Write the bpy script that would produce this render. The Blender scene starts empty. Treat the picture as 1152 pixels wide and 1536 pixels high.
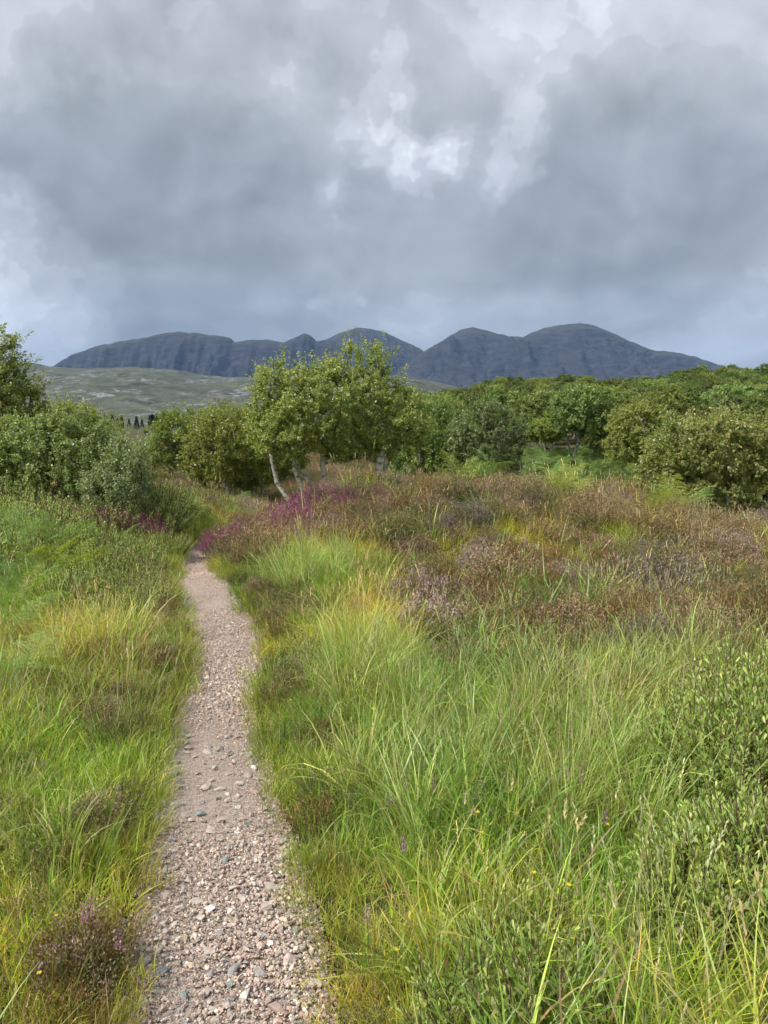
import bpy, math, random
import numpy as np
R = math.radians
SC = bpy.context.scene
COL = SC.collection

# ------------------------------------------------------------------ camera
EYE = 1.6
PITCH = 6.3
FPX = 1156.0                      # focal length in pixels of the 1152 x 1536 photograph
cam = bpy.data.cameras.new('camera')
cam.sensor_fit = 'VERTICAL'; cam.sensor_height = 24.0; cam.lens = 24.0 * FPX / 1536.0
cam.clip_start = 0.02; cam.clip_end = 40000
cam_o = bpy.data.objects.new('camera', cam); COL.objects.link(cam_o)
cam_o.location = (0, 0, EYE); cam_o.rotation_euler = (R(90 - PITCH), 0, 0)
SC.camera = cam_o

# ------------------------------------------------------------------ world, sun, exposure
SUN_EL, SUN_AZ = 48.0, 246.0      # azimuth clockwise from +Y: behind the camera, to the left
world = bpy.data.worlds.new('World'); SC.world = world; world.use_nodes = True

def build_world():
    nt = world.node_tree; N = nt.nodes; L = nt.links; N.clear()
    def n(t, **k):
        o = N.new(t)
        for a, b in k.items(): setattr(o, a, b)
        return o
    def math_(op, a, b=None, c=None, clamp=False):
        m = n('ShaderNodeMath', operation=op, use_clamp=clamp)
        for i, v in enumerate((a, b, c)):
            if v is None: continue
            if isinstance(v, (int, float)): m.inputs[i].default_value = v
            else: L.new(v, m.inputs[i])
        return m.outputs[0]
    def vmath(op, a, b=None):
        m = n('ShaderNodeVectorMath', operation=op)
        for i, v in enumerate((a, b)):
            if v is None: continue
            if isinstance(v, tuple): m.inputs[i].default_value = v
            else: L.new(v, m.inputs[i])
        return m
    def noise(vec, scale, detail=6, rough=.55, dist=0.0):
        t = n('ShaderNodeTexNoise'); t.inputs['Scale'].default_value = scale
        t.inputs['Detail'].default_value = detail; t.inputs['Roughness'].default_value = rough
        t.inputs['Distortion'].default_value = dist; L.new(vec, t.inputs['Vector'])
        return t
    def ramp(fac, stops, interp='EASE'):
        r = n('ShaderNodeValToRGB'); r.color_ramp.interpolation = interp
        e = r.color_ramp.elements
        while len(e) < len(stops): e.new(.5)
        for k, (p, c) in zip(e, stops): k.position = p; k.color = (*c, 1) if len(c) == 3 else c
        L.new(fac, r.inputs[0]); return r.outputs[0]
    def mixc(f, a, b):
        m = n('ShaderNodeMix', data_type='RGBA')
        for i, v in ((0, f), (6, a), (7, b)):
            if isinstance(v, (int, float)): m.inputs[i].default_value = v
            elif isinstance(v, tuple): m.inputs[i].default_value = (*v, 1)
            else: L.new(v, m.inputs[i])
        return m.outputs[2]
    sky = n('ShaderNodeTexSky', sky_type='NISHITA'); sky.sun_disc = False
    sky.sun_elevation = R(SUN_EL); sky.sun_rotation = R(SUN_AZ)
    skyc = vmath('SCALE', sky.outputs[0]); skyc.inputs[3].default_value = 0.10
    tc = n('ShaderNodeTexCoord'); d = vmath('NORMALIZE', tc.outputs['Generated']).outputs[0]
    sep = n('ShaderNodeSeparateXYZ'); L.new(d, sep.inputs[0])
    z = sep.outputs[2]
    # clouds are puffs of about equal width and height overhead and flatten towards the horizon
    sc = n('ShaderNodeCombineXYZ')
    L.new(sep.outputs[0], sc.inputs[0]); L.new(sep.outputs[1], sc.inputs[1])
    L.new(math_('MULTIPLY', math_('POWER', math_('MAXIMUM', math_('ADD', z, .03), 0.0), .62), 1.35), sc.inputs[2])
    P = sc.outputs[0]
    w = noise(P, 3.2, 2, .5)
    wv = vmath('SCALE', vmath('SUBTRACT', w.outputs['Color'], (.5, .5, .5)).outputs[0]); wv.inputs[3].default_value = .20
    PW = vmath('ADD', P, wv.outputs[0]).outputs[0]
    big = noise(vmath('ADD', PW, (3.1, 7.7, 1.3)).outputs[0], 2.6, 2, .5).outputs[0]
    M0 = vmath('ADD', PW, (11.3, 2.2, 5.1)).outputs[0]
    mid = noise(M0, 4.6, 8, .57).outputs[0]
    mid2 = noise(vmath('ADD', M0, (-.016, -.008, .034)).outputs[0], 4.6, 5, .57).outputs[0]
    def puff(vec): return noise(vec, 7.5, 2, .45).outputs[0]
    pf = puff(PW); pf2 = puff(vmath('ADD', PW, (-.014, -.006, .028)).outputs[0])
    dens = math_('ADD', .53, math_('ADD', math_('MULTIPLY', math_('SUBTRACT', big, .5), .55), math_('ADD', math_('MULTIPLY', math_('SUBTRACT', mid, .5), .66), math_('MULTIPLY', math_('SUBTRACT', pf, .5), .14))))
    # individual cloud masses (+) and breaks (-) in the direction in which the photograph shows them
    warp = vmath('SCALE', vmath('SUBTRACT', noise(d, 7.5, 4, .62).outputs['Color'], (.5, .5, .5)).outputs[0]); warp.inputs[3].default_value = .30
    dw = vmath('ADD', d, warp.outputs[0]).outputs[0]
    def cdir(px, py):
        v = np.array([px - 576., FPX, 768. - py]); a = R(-PITCH)
        v = np.array([v[0], v[1] * math.cos(a) - v[2] * math.sin(a), v[1] * math.sin(a) + v[2] * math.cos(a)])
        return tuple(v / np.linalg.norm(v))
    blobs = [(280, 260, .27, .20), (110, 210, .13, .11), (330, 390, .28, .14), (740, 390, .30, .17), (1010, 390, .30, .12), (690, 80, .13, .09), (350, 80, .16, .05), (880, 180, .12, .06),
             (592, 190, .085, -.19), (552, 262, .05, -.10), (725, 235, .055, -.15), (785, 145, .065, -.12), (430, 50, .08, -.09), (865, 5, .13, .07),
             (70, 90, .25, -.05), (40, 430, .13, -.10), (455, 432, .045, -.10), (1110, 90, .25, -.045), (0, 280, .07, -.08), (100, 262, .05, -.06)]
    for px, py, r, amp in blobs:
        dist = vmath('DISTANCE', dw, cdir(px, py)).outputs[1]
        q = math_('SUBTRACT', 1.0, math_('DIVIDE', dist, r), clamp=True)
        s = math_('MULTIPLY', math_('MULTIPLY', q, q), math_('SUBTRACT', 3.0, math_('MULTIPLY', q, 2.0)))
        dens = math_('ADD', dens, math_('MULTIPLY', s, amp * (1.15 if amp > 0 else 1.5)))
    cl = ramp(dens, [(.26, (.97, .98, 1.0)), (.375, (.76, .79, .84)), (.405, (.64, .675, .735)), (.455, (.585, .615, .67)), (.475, (.50, .53, .585)), (.565, (.475, .505, .555)), (.590, (.415, .445, .49)), (.66, (.38, .41, .45)), (.80, (.30, .33, .365))])
    relief = math_('ADD', 1.0, math_('ADD', math_('MULTIPLY', math_('SUBTRACT', pf2, pf), -.6), math_('MULTIPLY', math_('SUBTRACT', mid2, mid), -1.15)))
    cl = vmath('SCALE', cl); L.new(relief, cl.inputs[3]); cl = cl.outputs[0]
    # the layer gets thicker, so greyer, towards the horizon
    hz = ramp(z, [(0.0, (.86, .92, .98)), (.10, (.84, .88, .92)), (.22, (.88, .905, .93)), (.40, (1.0, 1.0, 1.0)), (.62, (1.06, 1.06, 1.06))])
    clm = n('ShaderNodeMix', data_type='RGBA', blend_type='MULTIPLY'); clm.inputs[0].default_value = 1
    L.new(cl, clm.inputs[6]); L.new(hz, clm.inputs[7])
    clo = vmath('SCALE', clm.outputs[2]); clo.inputs[3].default_value = SKY_GAIN
    cover = ramp(dens, [(.24, (.85, .85, .85)), (.40, (1, 1, 1))])
    col = mixc(cover, skyc.outputs[0], clo.outputs[0])
    bg = n('ShaderNodeBackground'); bg.inputs[1].default_value = 1.0
    out = n('ShaderNodeOutputWorld'); L.new(col, bg.inputs[0]); L.new(bg.outputs[0], out.inputs[0])

SKY_GAIN = 0.51
build_world()
world.cycles.sampling_method = 'NONE'
sun = bpy.data.lights.new('sun', 'SUN'); sun.energy = 2.3; sun.angle = R(12); sun.color = (1, .955, .88)
sun_o = bpy.data.objects.new('sun', sun); COL.objects.link(sun_o)
sun_o.rotation_euler = (R(90 - SUN_EL), 0, R(180 - SUN_AZ)); sun_o.location = (-40, -40, 80)
vs = SC.view_settings
vs.view_transform = 'Standard'; vs.look = 'None'; vs.gamma = 1.0; vs.use_curve_mapping = False
vs.exposure = 1.32
cy = SC.cycles
cy.max_bounces = 5; cy.diffuse_bounces = 3; cy.glossy_bounces = 1; cy.transmission_bounces = 3
cy.volume_bounces = 0; cy.transparent_max_bounces = 4
cy.caustics_reflective = False; cy.caustics_refractive = False
cy.sample_clamp_indirect = 4.0; cy.use_adaptive_sampling = True; cy.adaptive_threshold = .035; cy.adaptive_min_samples = 16; cy.use_denoising = True
SC.render.use_persistent_data = False

# ------------------------------------------------------------------ numpy helpers
rng = np.random.default_rng(7)
def _hash(ix, iy, seed):
    h = (ix.astype(np.int64) * 374761393 + iy.astype(np.int64) * 668265263 + seed * 974711) & 0xffffffff
    h = ((h ^ (h >> 13)) * 1274126177) & 0xffffffff
    return ((h ^ (h >> 16)) & 0xffff) / 65535.0
def vnoise(x, y, seed=0):
    x = np.asarray(x, float); y = np.asarray(y, float)
    ix = np.floor(x); iy = np.floor(y); fx = x - ix; fy = y - iy
    ux = fx * fx * fx * (fx * (fx * 6 - 15) + 10); uy = fy * fy * fy * (fy * (fy * 6 - 15) + 10)
    a = _hash(ix, iy, seed); b = _hash(ix + 1, iy, seed); c = _hash(ix, iy + 1, seed); d = _hash(ix + 1, iy + 1, seed)
    return (a + (b - a) * ux) * (1 - uy) + (c + (d - c) * ux) * uy
def fbm(x, y, seed=0, octv=4, gain=.5, lac=2.03):
    s = 0; a = 1; t = 0; f = 1
    for i in range(octv):
        s = s + a * vnoise(x * f + 17.3 * i, y * f - 9.1 * i, seed + i * 13); t += a; a *= gain; f *= lac
    return s / t * 2 - 1
def sstep(a, b, x):
    t = np.clip((np.asarray(x, float) - a) / (b - a), 0, 1); return t * t * (3 - 2 * t)
def unit(v): return v / np.maximum(np.linalg.norm(v, axis=-1, keepdims=True), 1e-9)

def mesh_np(name, V, faces, col=None, mat=None, smooth=False, uvless=True):
    """faces: list of int arrays (n, k); col: per-vertex rgb"""
    me = bpy.data.meshes.new(name)
    V = np.ascontiguousarray(V, np.float32)
    me.vertices.add(len(V)); me.vertices.foreach_set('co', V.ravel())
    faces = [np.asarray(f, np.int32) for f in faces if len(f)]
    loops = np.concatenate([f.ravel() for f in faces])
    tot = np.concatenate([np.full(len(f), f.shape[1], np.int32) for f in faces])
    start = np.concatenate([[0], np.cumsum(tot)[:-1]]).astype(np.int32)
    me.loops.add(len(loops)); me.loops.foreach_set('vertex_index', loops)
    me.polygons.add(len(tot)); me.polygons.foreach_set('loop_start', start)
    try: me.polygons.foreach_set('loop_total', tot)
    except Exception: pass
    if smooth: me.polygons.foreach_set('use_smooth', np.ones(len(tot), bool))
    if col is not None:
        a = me.color_attributes.new('col', 'FLOAT_COLOR', 'POINT')
        c = np.ones((len(V), 4), np.float32); c[:, :3] = col; a.data.foreach_set('color', c.ravel())
    me.update(calc_edges=True)
    if mat is not None: me.materials.append(mat)
    return me
def obj(name, me, parent=None, loc=None, link=True):
    o = bpy.data.objects.new(name, me)
    if link: COL.objects.link(o)
    if parent is not None: o.parent = parent
    if loc is not None: o.location = loc
    return o
def tag(o, label=None, cat=None, group=None, kind=None):
    for k, v in (('label', label), ('category', cat), ('group', group), ('kind', kind)):
        if v: o[k] = v
    return o
def empty(name, loc, rz=0, scale=1.0):
    e = bpy.data.objects.new(name, None); COL.objects.link(e); e.empty_display_size = .1
    e.location = loc; e.rotation_euler = (0, 0, rz); e.scale = (scale,) * 3
    return e
class Geo:
    """collects vertices, faces and vertex colours of one mesh"""
    def __init__(s): s.V = []; s.F = {}; s.C = []; s.n = 0
    def add(s, V, F, C):
        V = np.asarray(V, float).reshape(-1, 3); F = np.asarray(F, int)
        if len(V) == 0: return
        s.V.append(V); C = np.asarray(C, float)
        s.C.append(np.broadcast_to(C, V.shape) if C.ndim == 1 else C)
        s.F.setdefault(F.shape[1], []).append(F + s.n); s.n += len(V)
    def mesh(s, name, mat, smooth=False):
        return mesh_np(name, np.concatenate(s.V), [np.concatenate(f) for f in s.F.values()], np.concatenate(s.C), mat, smooth)
def kites(P, D, Nn, Ln, Wd, C, wpos=.42):
    """flat leaf-shaped quads: base P, direction D, normal Nn"""
    n = len(P); D = unit(D); S = unit(np.cross(D, Nn)); Ln = np.broadcast_to(Ln, n)[:, None]; Wd = np.broadcast_to(Wd, n)[:, None]
    V = np.stack([P, P + D * Ln * wpos + S * Wd * .5, P + D * Ln, P + D * Ln * wpos - S * Wd * .5], 1).reshape(-1, 3)
    F = np.arange(n * 4).reshape(n, 4); return V, F, np.repeat(np.broadcast_to(C, (n, 3)), 4, 0)
def blades(P, az, lean, bend, Ln, Wd, C0, C1, K=4, twist=None):
    """tapered arching ribbons; returns V, F(quads), C"""
    n = len(P); t = np.linspace(0, 1, K + 1)
    th = lean[:, None] + bend[:, None] * t[None, :] ** 1.4
    ds = Ln[:, None] / K
    hx = np.cumsum(np.concatenate([np.zeros((n, 1)), np.sin((th[:, 1:] + th[:, :-1]) / 2) * ds], 1), 1)
    hz = np.cumsum(np.concatenate([np.zeros((n, 1)), np.cos((th[:, 1:] + th[:, :-1]) / 2) * ds], 1), 1)
    dx, dy = np.cos(az)[:, None], np.sin(az)[:, None]
    Q = np.stack([P[:, 0:1] + hx * dx, P[:, 1:2] + hx * dy, P[:, 2:3] + hz], -1)
    a2 = az + (np.zeros(n) if twist is None else twist)
    sv = np.stack([-np.sin(a2), np.cos(a2), np.zeros(n)], -1)[:, None, :]
    w = (Wd[:, None] * (1 - .94 * t[None, :] ** 1.7) * .5)[..., None]
    V = np.stack([Q - sv * w, Q + sv * w], 2).reshape(n * (K + 1) * 2, 3)
    b = (np.arange(n) * (K + 1) * 2)[:, None] + (np.arange(K) * 2)[None, :]
    F = np.stack([b, b + 1, b + 3, b + 2], -1).reshape(-1, 4)
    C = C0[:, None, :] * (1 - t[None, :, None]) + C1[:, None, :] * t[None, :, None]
    return V, F, np.repeat(C.reshape(n * (K + 1), 3), 2, 0)
def tube(g, pts, rad, col, sides=5):
    pts = np.asarray(pts, float); n = len(pts); rad = np.broadcast_to(rad, n)
    T = unit(np.gradient(pts, axis=0)); up = np.where(np.abs(T[:, 2:3]) > .9, [[1., 0, 0]], [[0, 0, 1.]])
    A = unit(np.cross(T, up)); B = np.cross(T, A); a = np.arange(sides) / sides * 2 * math.pi
    ring = pts[:, None, :] + rad[:, None, None] * (np.cos(a)[None, :, None] * A[:, None, :] + np.sin(a)[None, :, None] * B[:, None, :])
    V = ring.reshape(-1, 3); i = np.arange(n - 1)[:, None] * sides; j = np.arange(sides)[None, :]; k = (j + 1) % sides
    F = np.stack([i + j, i + k, i + sides + k, i + sides + j], -1).reshape(-1, 4)
    C = np.asarray(col, float); C = C if C.ndim == 1 else np.repeat(C, sides, 0)
    g.add(V, F, C)
def rdir(n, up=0.0):
    v = rng.normal(size=(n, 3)); v = unit(v); v[:, 2] += up; return unit(v)
def jit(c, n, a=.18, hue=.08):
    """n colours round c: brightness and hue vary"""
    c = np.asarray(c, float); return np.clip(c * (1 + rng.normal(0, a, (n, 1))) * (1 + rng.normal(0, hue, (n, 3))), .002, .95)
def mixcol(cols, w, n, a=.15, hue=.06):
    idx = rng.choice(len(cols), n, p=np.array(w) / sum(w)); c = np.asarray(cols, float)[idx]
    return np.clip(c * (1 + rng.normal(0, a, (n, 1))) * (1 + rng.normal(0, hue, (n, 3))), .002, .95)

# ------------------------------------------------------------------ materials
def newmat(name):
    m = bpy.data.materials.new(name); m.use_nodes = True; nt = m.node_tree; nt.nodes.clear()
    out = nt.nodes.new('ShaderNodeOutputMaterial'); return m, nt, out
def leafmat(name, inst=False, trans=.30, rough=.5, spec=.35, var=.25, sat=1.0):
    m, nt, out = newmat(name); N = nt.nodes; L = nt.links
    at = N.new('ShaderNodeAttribute'); at.attribute_name = 'col'; c = at.outputs['Color']
    if inst:
        t = N.new('ShaderNodeAttribute'); t.attribute_type = 'INSTANCER'; t.attribute_name = 'tint'
        mx = N.new('ShaderNodeVectorMath'); mx.operation = 'MULTIPLY'; L.new(c, mx.inputs[0]); L.new(t.outputs['Vector'], mx.inputs[1]); c = mx.outputs[0]
    else:
        oi = N.new('ShaderNodeObjectInfo')
        hs = N.new('ShaderNodeHueSaturation'); hs.inputs['Saturation'].default_value = sat
        mr = N.new('ShaderNodeMapRange'); mr.inputs[3].default_value = 1 - var; mr.inputs[4].default_value = 1 + var
        L.new(oi.outputs['Random'], mr.inputs[0]); L.new(mr.outputs[0], hs.inputs['Value'])
        wn = N.new('ShaderNodeTexWhiteNoise'); wn.noise_dimensions = '1D'; L.new(oi.outputs['Random'], wn.inputs['W'])
        mh = N.new('ShaderNodeMapRange'); mh.inputs[3].default_value = .5 - var * .06; mh.inputs[4].default_value = .5 + var * .06
        L.new(wn.outputs[0], mh.inputs[0]); L.new(mh.outputs[0], hs.inputs['Hue']); L.new(c, hs.inputs['Color']); c = hs.outputs[0]
    p = N.new('ShaderNodeBsdfPrincipled'); L.new(c, p.inputs['Base Color'])
    p.inputs['Roughness'].default_value = rough; p.inputs['Specular IOR Level'].default_value = spec
    tr = N.new('ShaderNodeBsdfTranslucent')
    tg = N.new('ShaderNodeVectorMath'); tg.operation = 'MULTIPLY'; tg.inputs[1].default_value = (1.25, 1.3, .75); L.new(c, tg.inputs[0]); L.new(tg.outputs[0], tr.inputs[0])
    mx = N.new('ShaderNodeMixShader'); mx.inputs[0].default_value = trans
    L.new(p.outputs[0], mx.inputs[1]); L.new(tr.outputs[0], mx.inputs[2]); L.new(mx.outputs[0], out.inputs[0])
    return m
def noisemat(name, stops, scale=5.0, detail=8, rough=.9, bump=.0, bscale=40., stretch=None, dist=0.0, extra=None, bdist=.02):
    m, nt, out = newmat(name); N = nt.nodes; L = nt.links
    tc = N.new('ShaderNodeTexCoord'); v = tc.outputs['Object']
    if stretch:
        mp = N.new('ShaderNodeMapping'); mp.inputs['Scale'].default_value = stretch; L.new(v, mp.inputs[0]); v = mp.outputs[0]
    nz = N.new('ShaderNodeTexNoise'); nz.inputs['Scale'].default_value = scale; nz.inputs['Detail'].default_value = detail
    nz.inputs['Roughness'].default_value = .62; nz.inputs['Distortion'].default_value = dist; L.new(v, nz.inputs[0])
    r = N.new('ShaderNodeValToRGB'); e = r.color_ramp.elements
    while len(e) < len(stops): e.new(.5)
    for k, (p_, c) in zip(e, stops): k.position = p_; k.color = (*c, 1)
    L.new(nz.outputs[0], r.inputs[0]); c = r.outputs[0]
    if extra: c = extra(nt, tc, c)
    p = N.new('ShaderNodeBsdfPrincipled'); p.inputs['Roughness'].default_value = rough; p.inputs['Specular IOR Level'].default_value = .25
    L.new(c, p.inputs['Base Color']); L.new(p.outputs[0], out.inputs[0])
    if bump:
        b = N.new('ShaderNodeTexNoise'); b.inputs['Scale'].default_value = bscale; b.inputs['Detail'].default_value = 6; L.new(v, b.inputs[0])
        bp = N.new('ShaderNodeBump'); bp.inputs['Strength'].default_value = bump; bp.inputs['Distance'].default_value = bdist
        L.new(b.outputs[0], bp.inputs['Height']); L.new(bp.outputs[0], p.inputs['Normal'])
    return m

# ------------------------------------------------------------------ terrain
PATH_PX = [(338, 1700, 262), (336, 1536, 236), (340, 1400, 200), (328, 1250, 158), (326, 1150, 120), (325, 1050, 88), (343, 965, 86), (315, 905, 66), (294, 862, 50), (303, 828, 40), (345, 806, 34), (420, 795, 30)]
def pray(px, py):
    v = np.array([px - 576., FPX, 768. - py]); a = R(-PITCH)
    return np.array([v[0], v[1] * math.cos(a) - v[2] * math.sin(a), v[1] * math.sin(a) + v[2] * math.cos(a)]) / FPX
def flat(px, py, z=0.0):
    d = pray(px, py); t = (z - EYE) / d[2]; return d[0] * t, d[1] * t, t
def catmull(P, m=12):
    P = np.asarray(P, float); Q = np.vstack([2 * P[0] - P[1], P, 2 * P[-1] - P[-2]]); out = []
    for i in range(1, len(Q) - 2):
        for k in range(m):
            t = k / m; a, b, c, d = Q[i - 1:i + 3]
            out.append(.5 * (2 * b + (c - a) * t + (2 * a - 5 * b + 4 * c - d) * t * t + (3 * b - a - 3 * c + d) * t ** 3))
    out.append(P[-1]); return np.array(out)
def path_sd(x, y):
    """signed distance to the path edge (negative inside)"""
    x = np.asarray(x, float); y = np.asarray(y, float); sh = x.shape; P = np.column_stack([x.ravel(), y.ravel()])
    best = np.full(len(P), 1e9)
    near = np.where((np.abs(P[:, 0]) < 9) & (P[:, 1] < 18) & (P[:, 1] > -3))[0]
    if len(near):
        q = P[near]; b = np.full(len(q), 1e9)
        for i in range(len(PATHC) - 1):
            a, c = PATHC[i], PATHC[i + 1]; e = c - a; t = np.clip(((q - a) @ e) / (e @ e + 1e-12), 0, 1)
            dd = np.hypot(*(q - a - t[:, None] * e).T) - (PATHCW[i] + t * (PATHCW[i + 1] - PATHCW[i])); b = np.minimum(b, dd)
        best[near] = b
    return best.reshape(sh)
def terrain(x, y):
    x = np.asarray(x, float); y = np.asarray(y, float)
    d = np.hypot(x, y)
    z = .09 * fbm(x * .55, y * .55, 3, 3) * sstep(2, 7, d) * (1 - .5 * sstep(60, 200, d))
    z = z + .6 * fbm(x * .03, y * .03, 5, 3) * sstep(25, 120, d)
    xl = -2.35 + .10 * (y - 9.5)
    side = sstep(0, 1.9, x - xl) * (1 - .82 * sstep(2.6, 5.2, x)) 
    m = .62 * side * sstep(4.6, 10.4, y) * (1 - sstep(11.2, 14.5, y))
    z = z + m + (.13 * fbm(x * .9 + 5, y * .9, 9, 3) + .07 * fbm(x * 2.3, y * 2.3, 10, 2)) * side * sstep(6, 9, y) * (1 - sstep(12, 15, y))
    z = z - .62 * sstep(10.8, 17, y + .25 * np.clip(x - 3, 0, 4)) * sstep(-5, -1, x) * (1 - sstep(30, 44, y))   # bracken hollow behind the mound
    z = z - .45 * sstep(14, 30, y) * sstep(1, -5, x) * (1 - sstep(70, 160, y))
    z = z + .30 * sstep(-2.0, -3.6, x) * sstep(6.0, 9.2, y) * (1 - sstep(13, 20, y))      # bank that carries the thicket left of the path
    hill = sstep(-14, 24, x - .04 * (y - 60)) * np.clip((y - 42) / 112, 0, 1) ** 1.12
    z = z + 7.4 * hill * (1 - .6 * sstep(190, 420, y)) + 1.0 * hill * fbm(x * .022 + 3, y * .03, 21, 3)
    z = z + 1.6 * sstep(45, 130, x) * hill
    z = z + 2.5 * sstep(250, 600, y) * sstep(60, -60, x)
    return z
_TS = np.geomspace(.8, 900, 1600); _GC = {}
def G(px, py):
    """where the line of sight through a photograph pixel meets the ground"""
    if (px, py) in _GC: return _GC[(px, py)]
    d = pray(px, py); lo, hi = .8, 900.
    for ts in (_TS, None):
        if ts is None: ts = np.linspace(lo, hi, 60)
        h = EYE + d[2] * ts - terrain(d[0] * ts, d[1] * ts); k = np.argmax(h < 0) if (h < 0).any() else len(ts) - 1
        lo, hi = ts[max(k - 1, 0)], ts[k]
    q = d * hi; _GC[(px, py)] = np.array([q[0], q[1], float(terrain(q[0], q[1]))]); return _GC[(px, py)]
_pp = [tuple(G(a, b)) + (c,) for a, b, c in PATH_PX]
PATH = np.array([(p[0], p[1]) for p in _pp]); PATHW = np.array([p[3] / FPX * p[1] * .5 * (1.28 if p[1] < 2.6 else 1.18 if p[1] < 4 else 1.08) for p in _pp])
_pc = catmull(np.column_stack([PATH, PATHW])); PATHC, PATHCW = _pc[:, :2], np.maximum(_pc[:, 2], .12)
def at(px, dist):
    """ground point at a depth along the azimuth of a photograph column"""
    x = (px - 576.) / FPX * dist; return np.array([x, dist, float(terrain(x, dist))])
def wpix(x, y, z):
    a = R(PITCH); yy = y * math.cos(a) - (z - EYE) * math.sin(a); zz = y * math.sin(a) + (z - EYE) * math.cos(a)
    return 576 + x / yy * FPX, 768 - zz / yy * FPX

def ground_mix(nt, tc, c):
    N = nt.nodes; L = nt.links
    nz = N.new('ShaderNodeTexNoise'); nz.inputs['Scale'].default_value = .05; nz.inputs['Detail'].default_value = 7; L.new(tc.outputs['Object'], nz.inputs[0])
    r = N.new('ShaderNodeValToRGB'); e = r.color_ramp.elements; e[0].position = .38; e[0].color = (.055, .075, .02, 1); e[1].position = .62; e[1].color = (.085, .062, .032, 1)
    L.new(nz.outputs[0], r.inputs[0])
    m = N.new('ShaderNodeMix'); m.data_type = 'RGBA'; m.inputs[0].default_value = .55; L.new(c, m.inputs[6]); L.new(r.outputs[0], m.inputs[7]); return m.outputs[2]
M_ground = noisemat('peat_and_moss', [(.25, (.035, .026, .014)), (.5, (.055, .06, .018)), (.75, (.09, .075, .035))], 9, 9, .95, .7, 60, extra=ground_mix)
def build_ground():
    k = 9.5; a = 1.26
    tx = np.linspace(-1, 1, 261); ty = np.linspace(-.33, 1, 300)
    X, Y = np.meshgrid(a * np.sinh(k * tx), a * np.sinh(k * ty))
    Z = terrain(X, Y) - .08 * (1 - sstep(.02, .22, path_sd(X, Y))) 
    Z = Z - 25 * sstep(700, 3000, Y)
    nx, ny = len(tx), len(ty); i = np.arange(ny - 1)[:, None] * nx + np.arange(nx - 1)[None, :]
    F = np.stack([i, i + 1, i + nx + 1, i + nx], -1).reshape(-1, 4)
    me = mesh_np('ground', np.stack([X, Y, Z], -1).reshape(-1, 3), [F], None, M_ground, True)
    tag(obj('ground', me), kind='structure')
build_ground()

# moorland hill and mountains -------------------------------------------------
def moor_extra(nt, tc, c):
    N = nt.nodes; L = nt.links
    def nz(s, d=8, r=.6):
        t = N.new('ShaderNodeTexNoise'); t.inputs['Scale'].default_value = s; t.inputs['Detail'].default_value = d; t.inputs['Roughness'].default_value = r
        mp = N.new('ShaderNodeMapping'); mp.inputs['Scale'].default_value = (1, .55, 1.6); L.new(tc.outputs['Object'], mp.inputs[0]); L.new(mp.outputs[0], t.inputs[0]); return t.outputs[0]
    def rp(f, a, b):
        m = N.new('ShaderNodeMapRange'); m.interpolation_type = 'SMOOTHSTEP'; m.inputs[1].default_value = a; m.inputs[2].default_value = b; L.new(f, m.inputs[0]); return m.outputs[0]
    def mix(f, a, b):
        m = N.new('ShaderNodeMix'); m.data_type = 'RGBA'; L.new(f, m.inputs[0]); L.new(a, m.inputs[6])
        if isinstance(b, tuple): m.inputs[7].default_value = (*b, 1)
        else: L.new(b, m.inputs[7])
        return m.outputs[2]
    c = mix(rp(nz(.011, 5), .54, .66), c, (.035, .03, .022))
    mul = N.new('ShaderNodeMath'); mul.operation = 'MULTIPLY'; L.new(rp(nz(.006, 4),   .44, .58), mul.inputs[0]); L.new(rp(nz(.05, 9, .75), .50, .60), mul.inputs[1])
    return mix(mul.outputs[0], c, (.21, .21, .215))
M_moor = noisemat('moor_grass_and_rock', [(.3, (.038, .045, .030)), (.5, (.065, .075, .046)), (.7, (.105, .11, .075))], .03, 10, .95, .9, .05, stretch=(1, .5, 1.5), extra=moor_extra, bdist=6.)
def heightfield(name, x0, x1, y0, y1, nx, ny, fn, mat):
    X, Y = np.meshgrid(np.linspace(x0, x1, nx), np.linspace(y0, y1, ny)); Z = fn(X, Y)
    i = np.arange(ny - 1)[:, None] * nx + np.arange(nx - 1)[None, :]
    F = np.stack([i, i + 1, i + nx + 1, i + nx], -1).reshape(-1, 4)
    return tag(obj(name, mesh_np(name, np.stack([X, Y, Z], -1).reshape(-1, 3), [F], None, mat, True)), kind='structure')
def elev(py): return math.tan(math.atan((768 - py) / FPX) - R(PITCH))
def ridge_xyz(pts, yr):
    """photograph skyline points -> world x and height for a ridge standing at distance yr"""
    o = [wray(a, b, yr) for a, b in pts]; return np.array([p[0] for p in o]), np.array([p[1] for p in o])
def wray(px, py, yr):
    d = pray(px, py); t = yr / d[1]; return d[0] * t, EYE + d[2] * t
def moor(x, y):
    cx, cz = ridge_xyz([(-300, 560), (-100, 548), (50, 545), (75, 550), (130, 553), (200, 551), (270, 556), (300, 562), (340, 566), (420, 566), (520, 562), (600, 563), (640, 570), (690, 581), (760, 600), (900, 625), (1300, 640)], 2500)
    crest = np.interp(x * 2500 / np.maximum(y, 800) * .6 + x * .4, cx, cz)
    s = np.clip((y - 520) / 1980, 0, 1.0); prof = s ** 1.25
    back = 1 - .5 * sstep(2500, 3300, y)
    rough = fbm(x * .004, y * .0045, 31, 6, .52) * 20 + np.abs(fbm(x * .011, y * .013, 37, 5, .55)) * 13
    return -8 + (crest + 8) * prof * back + (rough - 4) * sstep(.02, .35, s) * (1 - .80 * sstep(.75, 1.0, s)) 
heightfield('moor_hill', -2600, 1500, 500, 3300, 330, 240, moor, M_moor)

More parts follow.
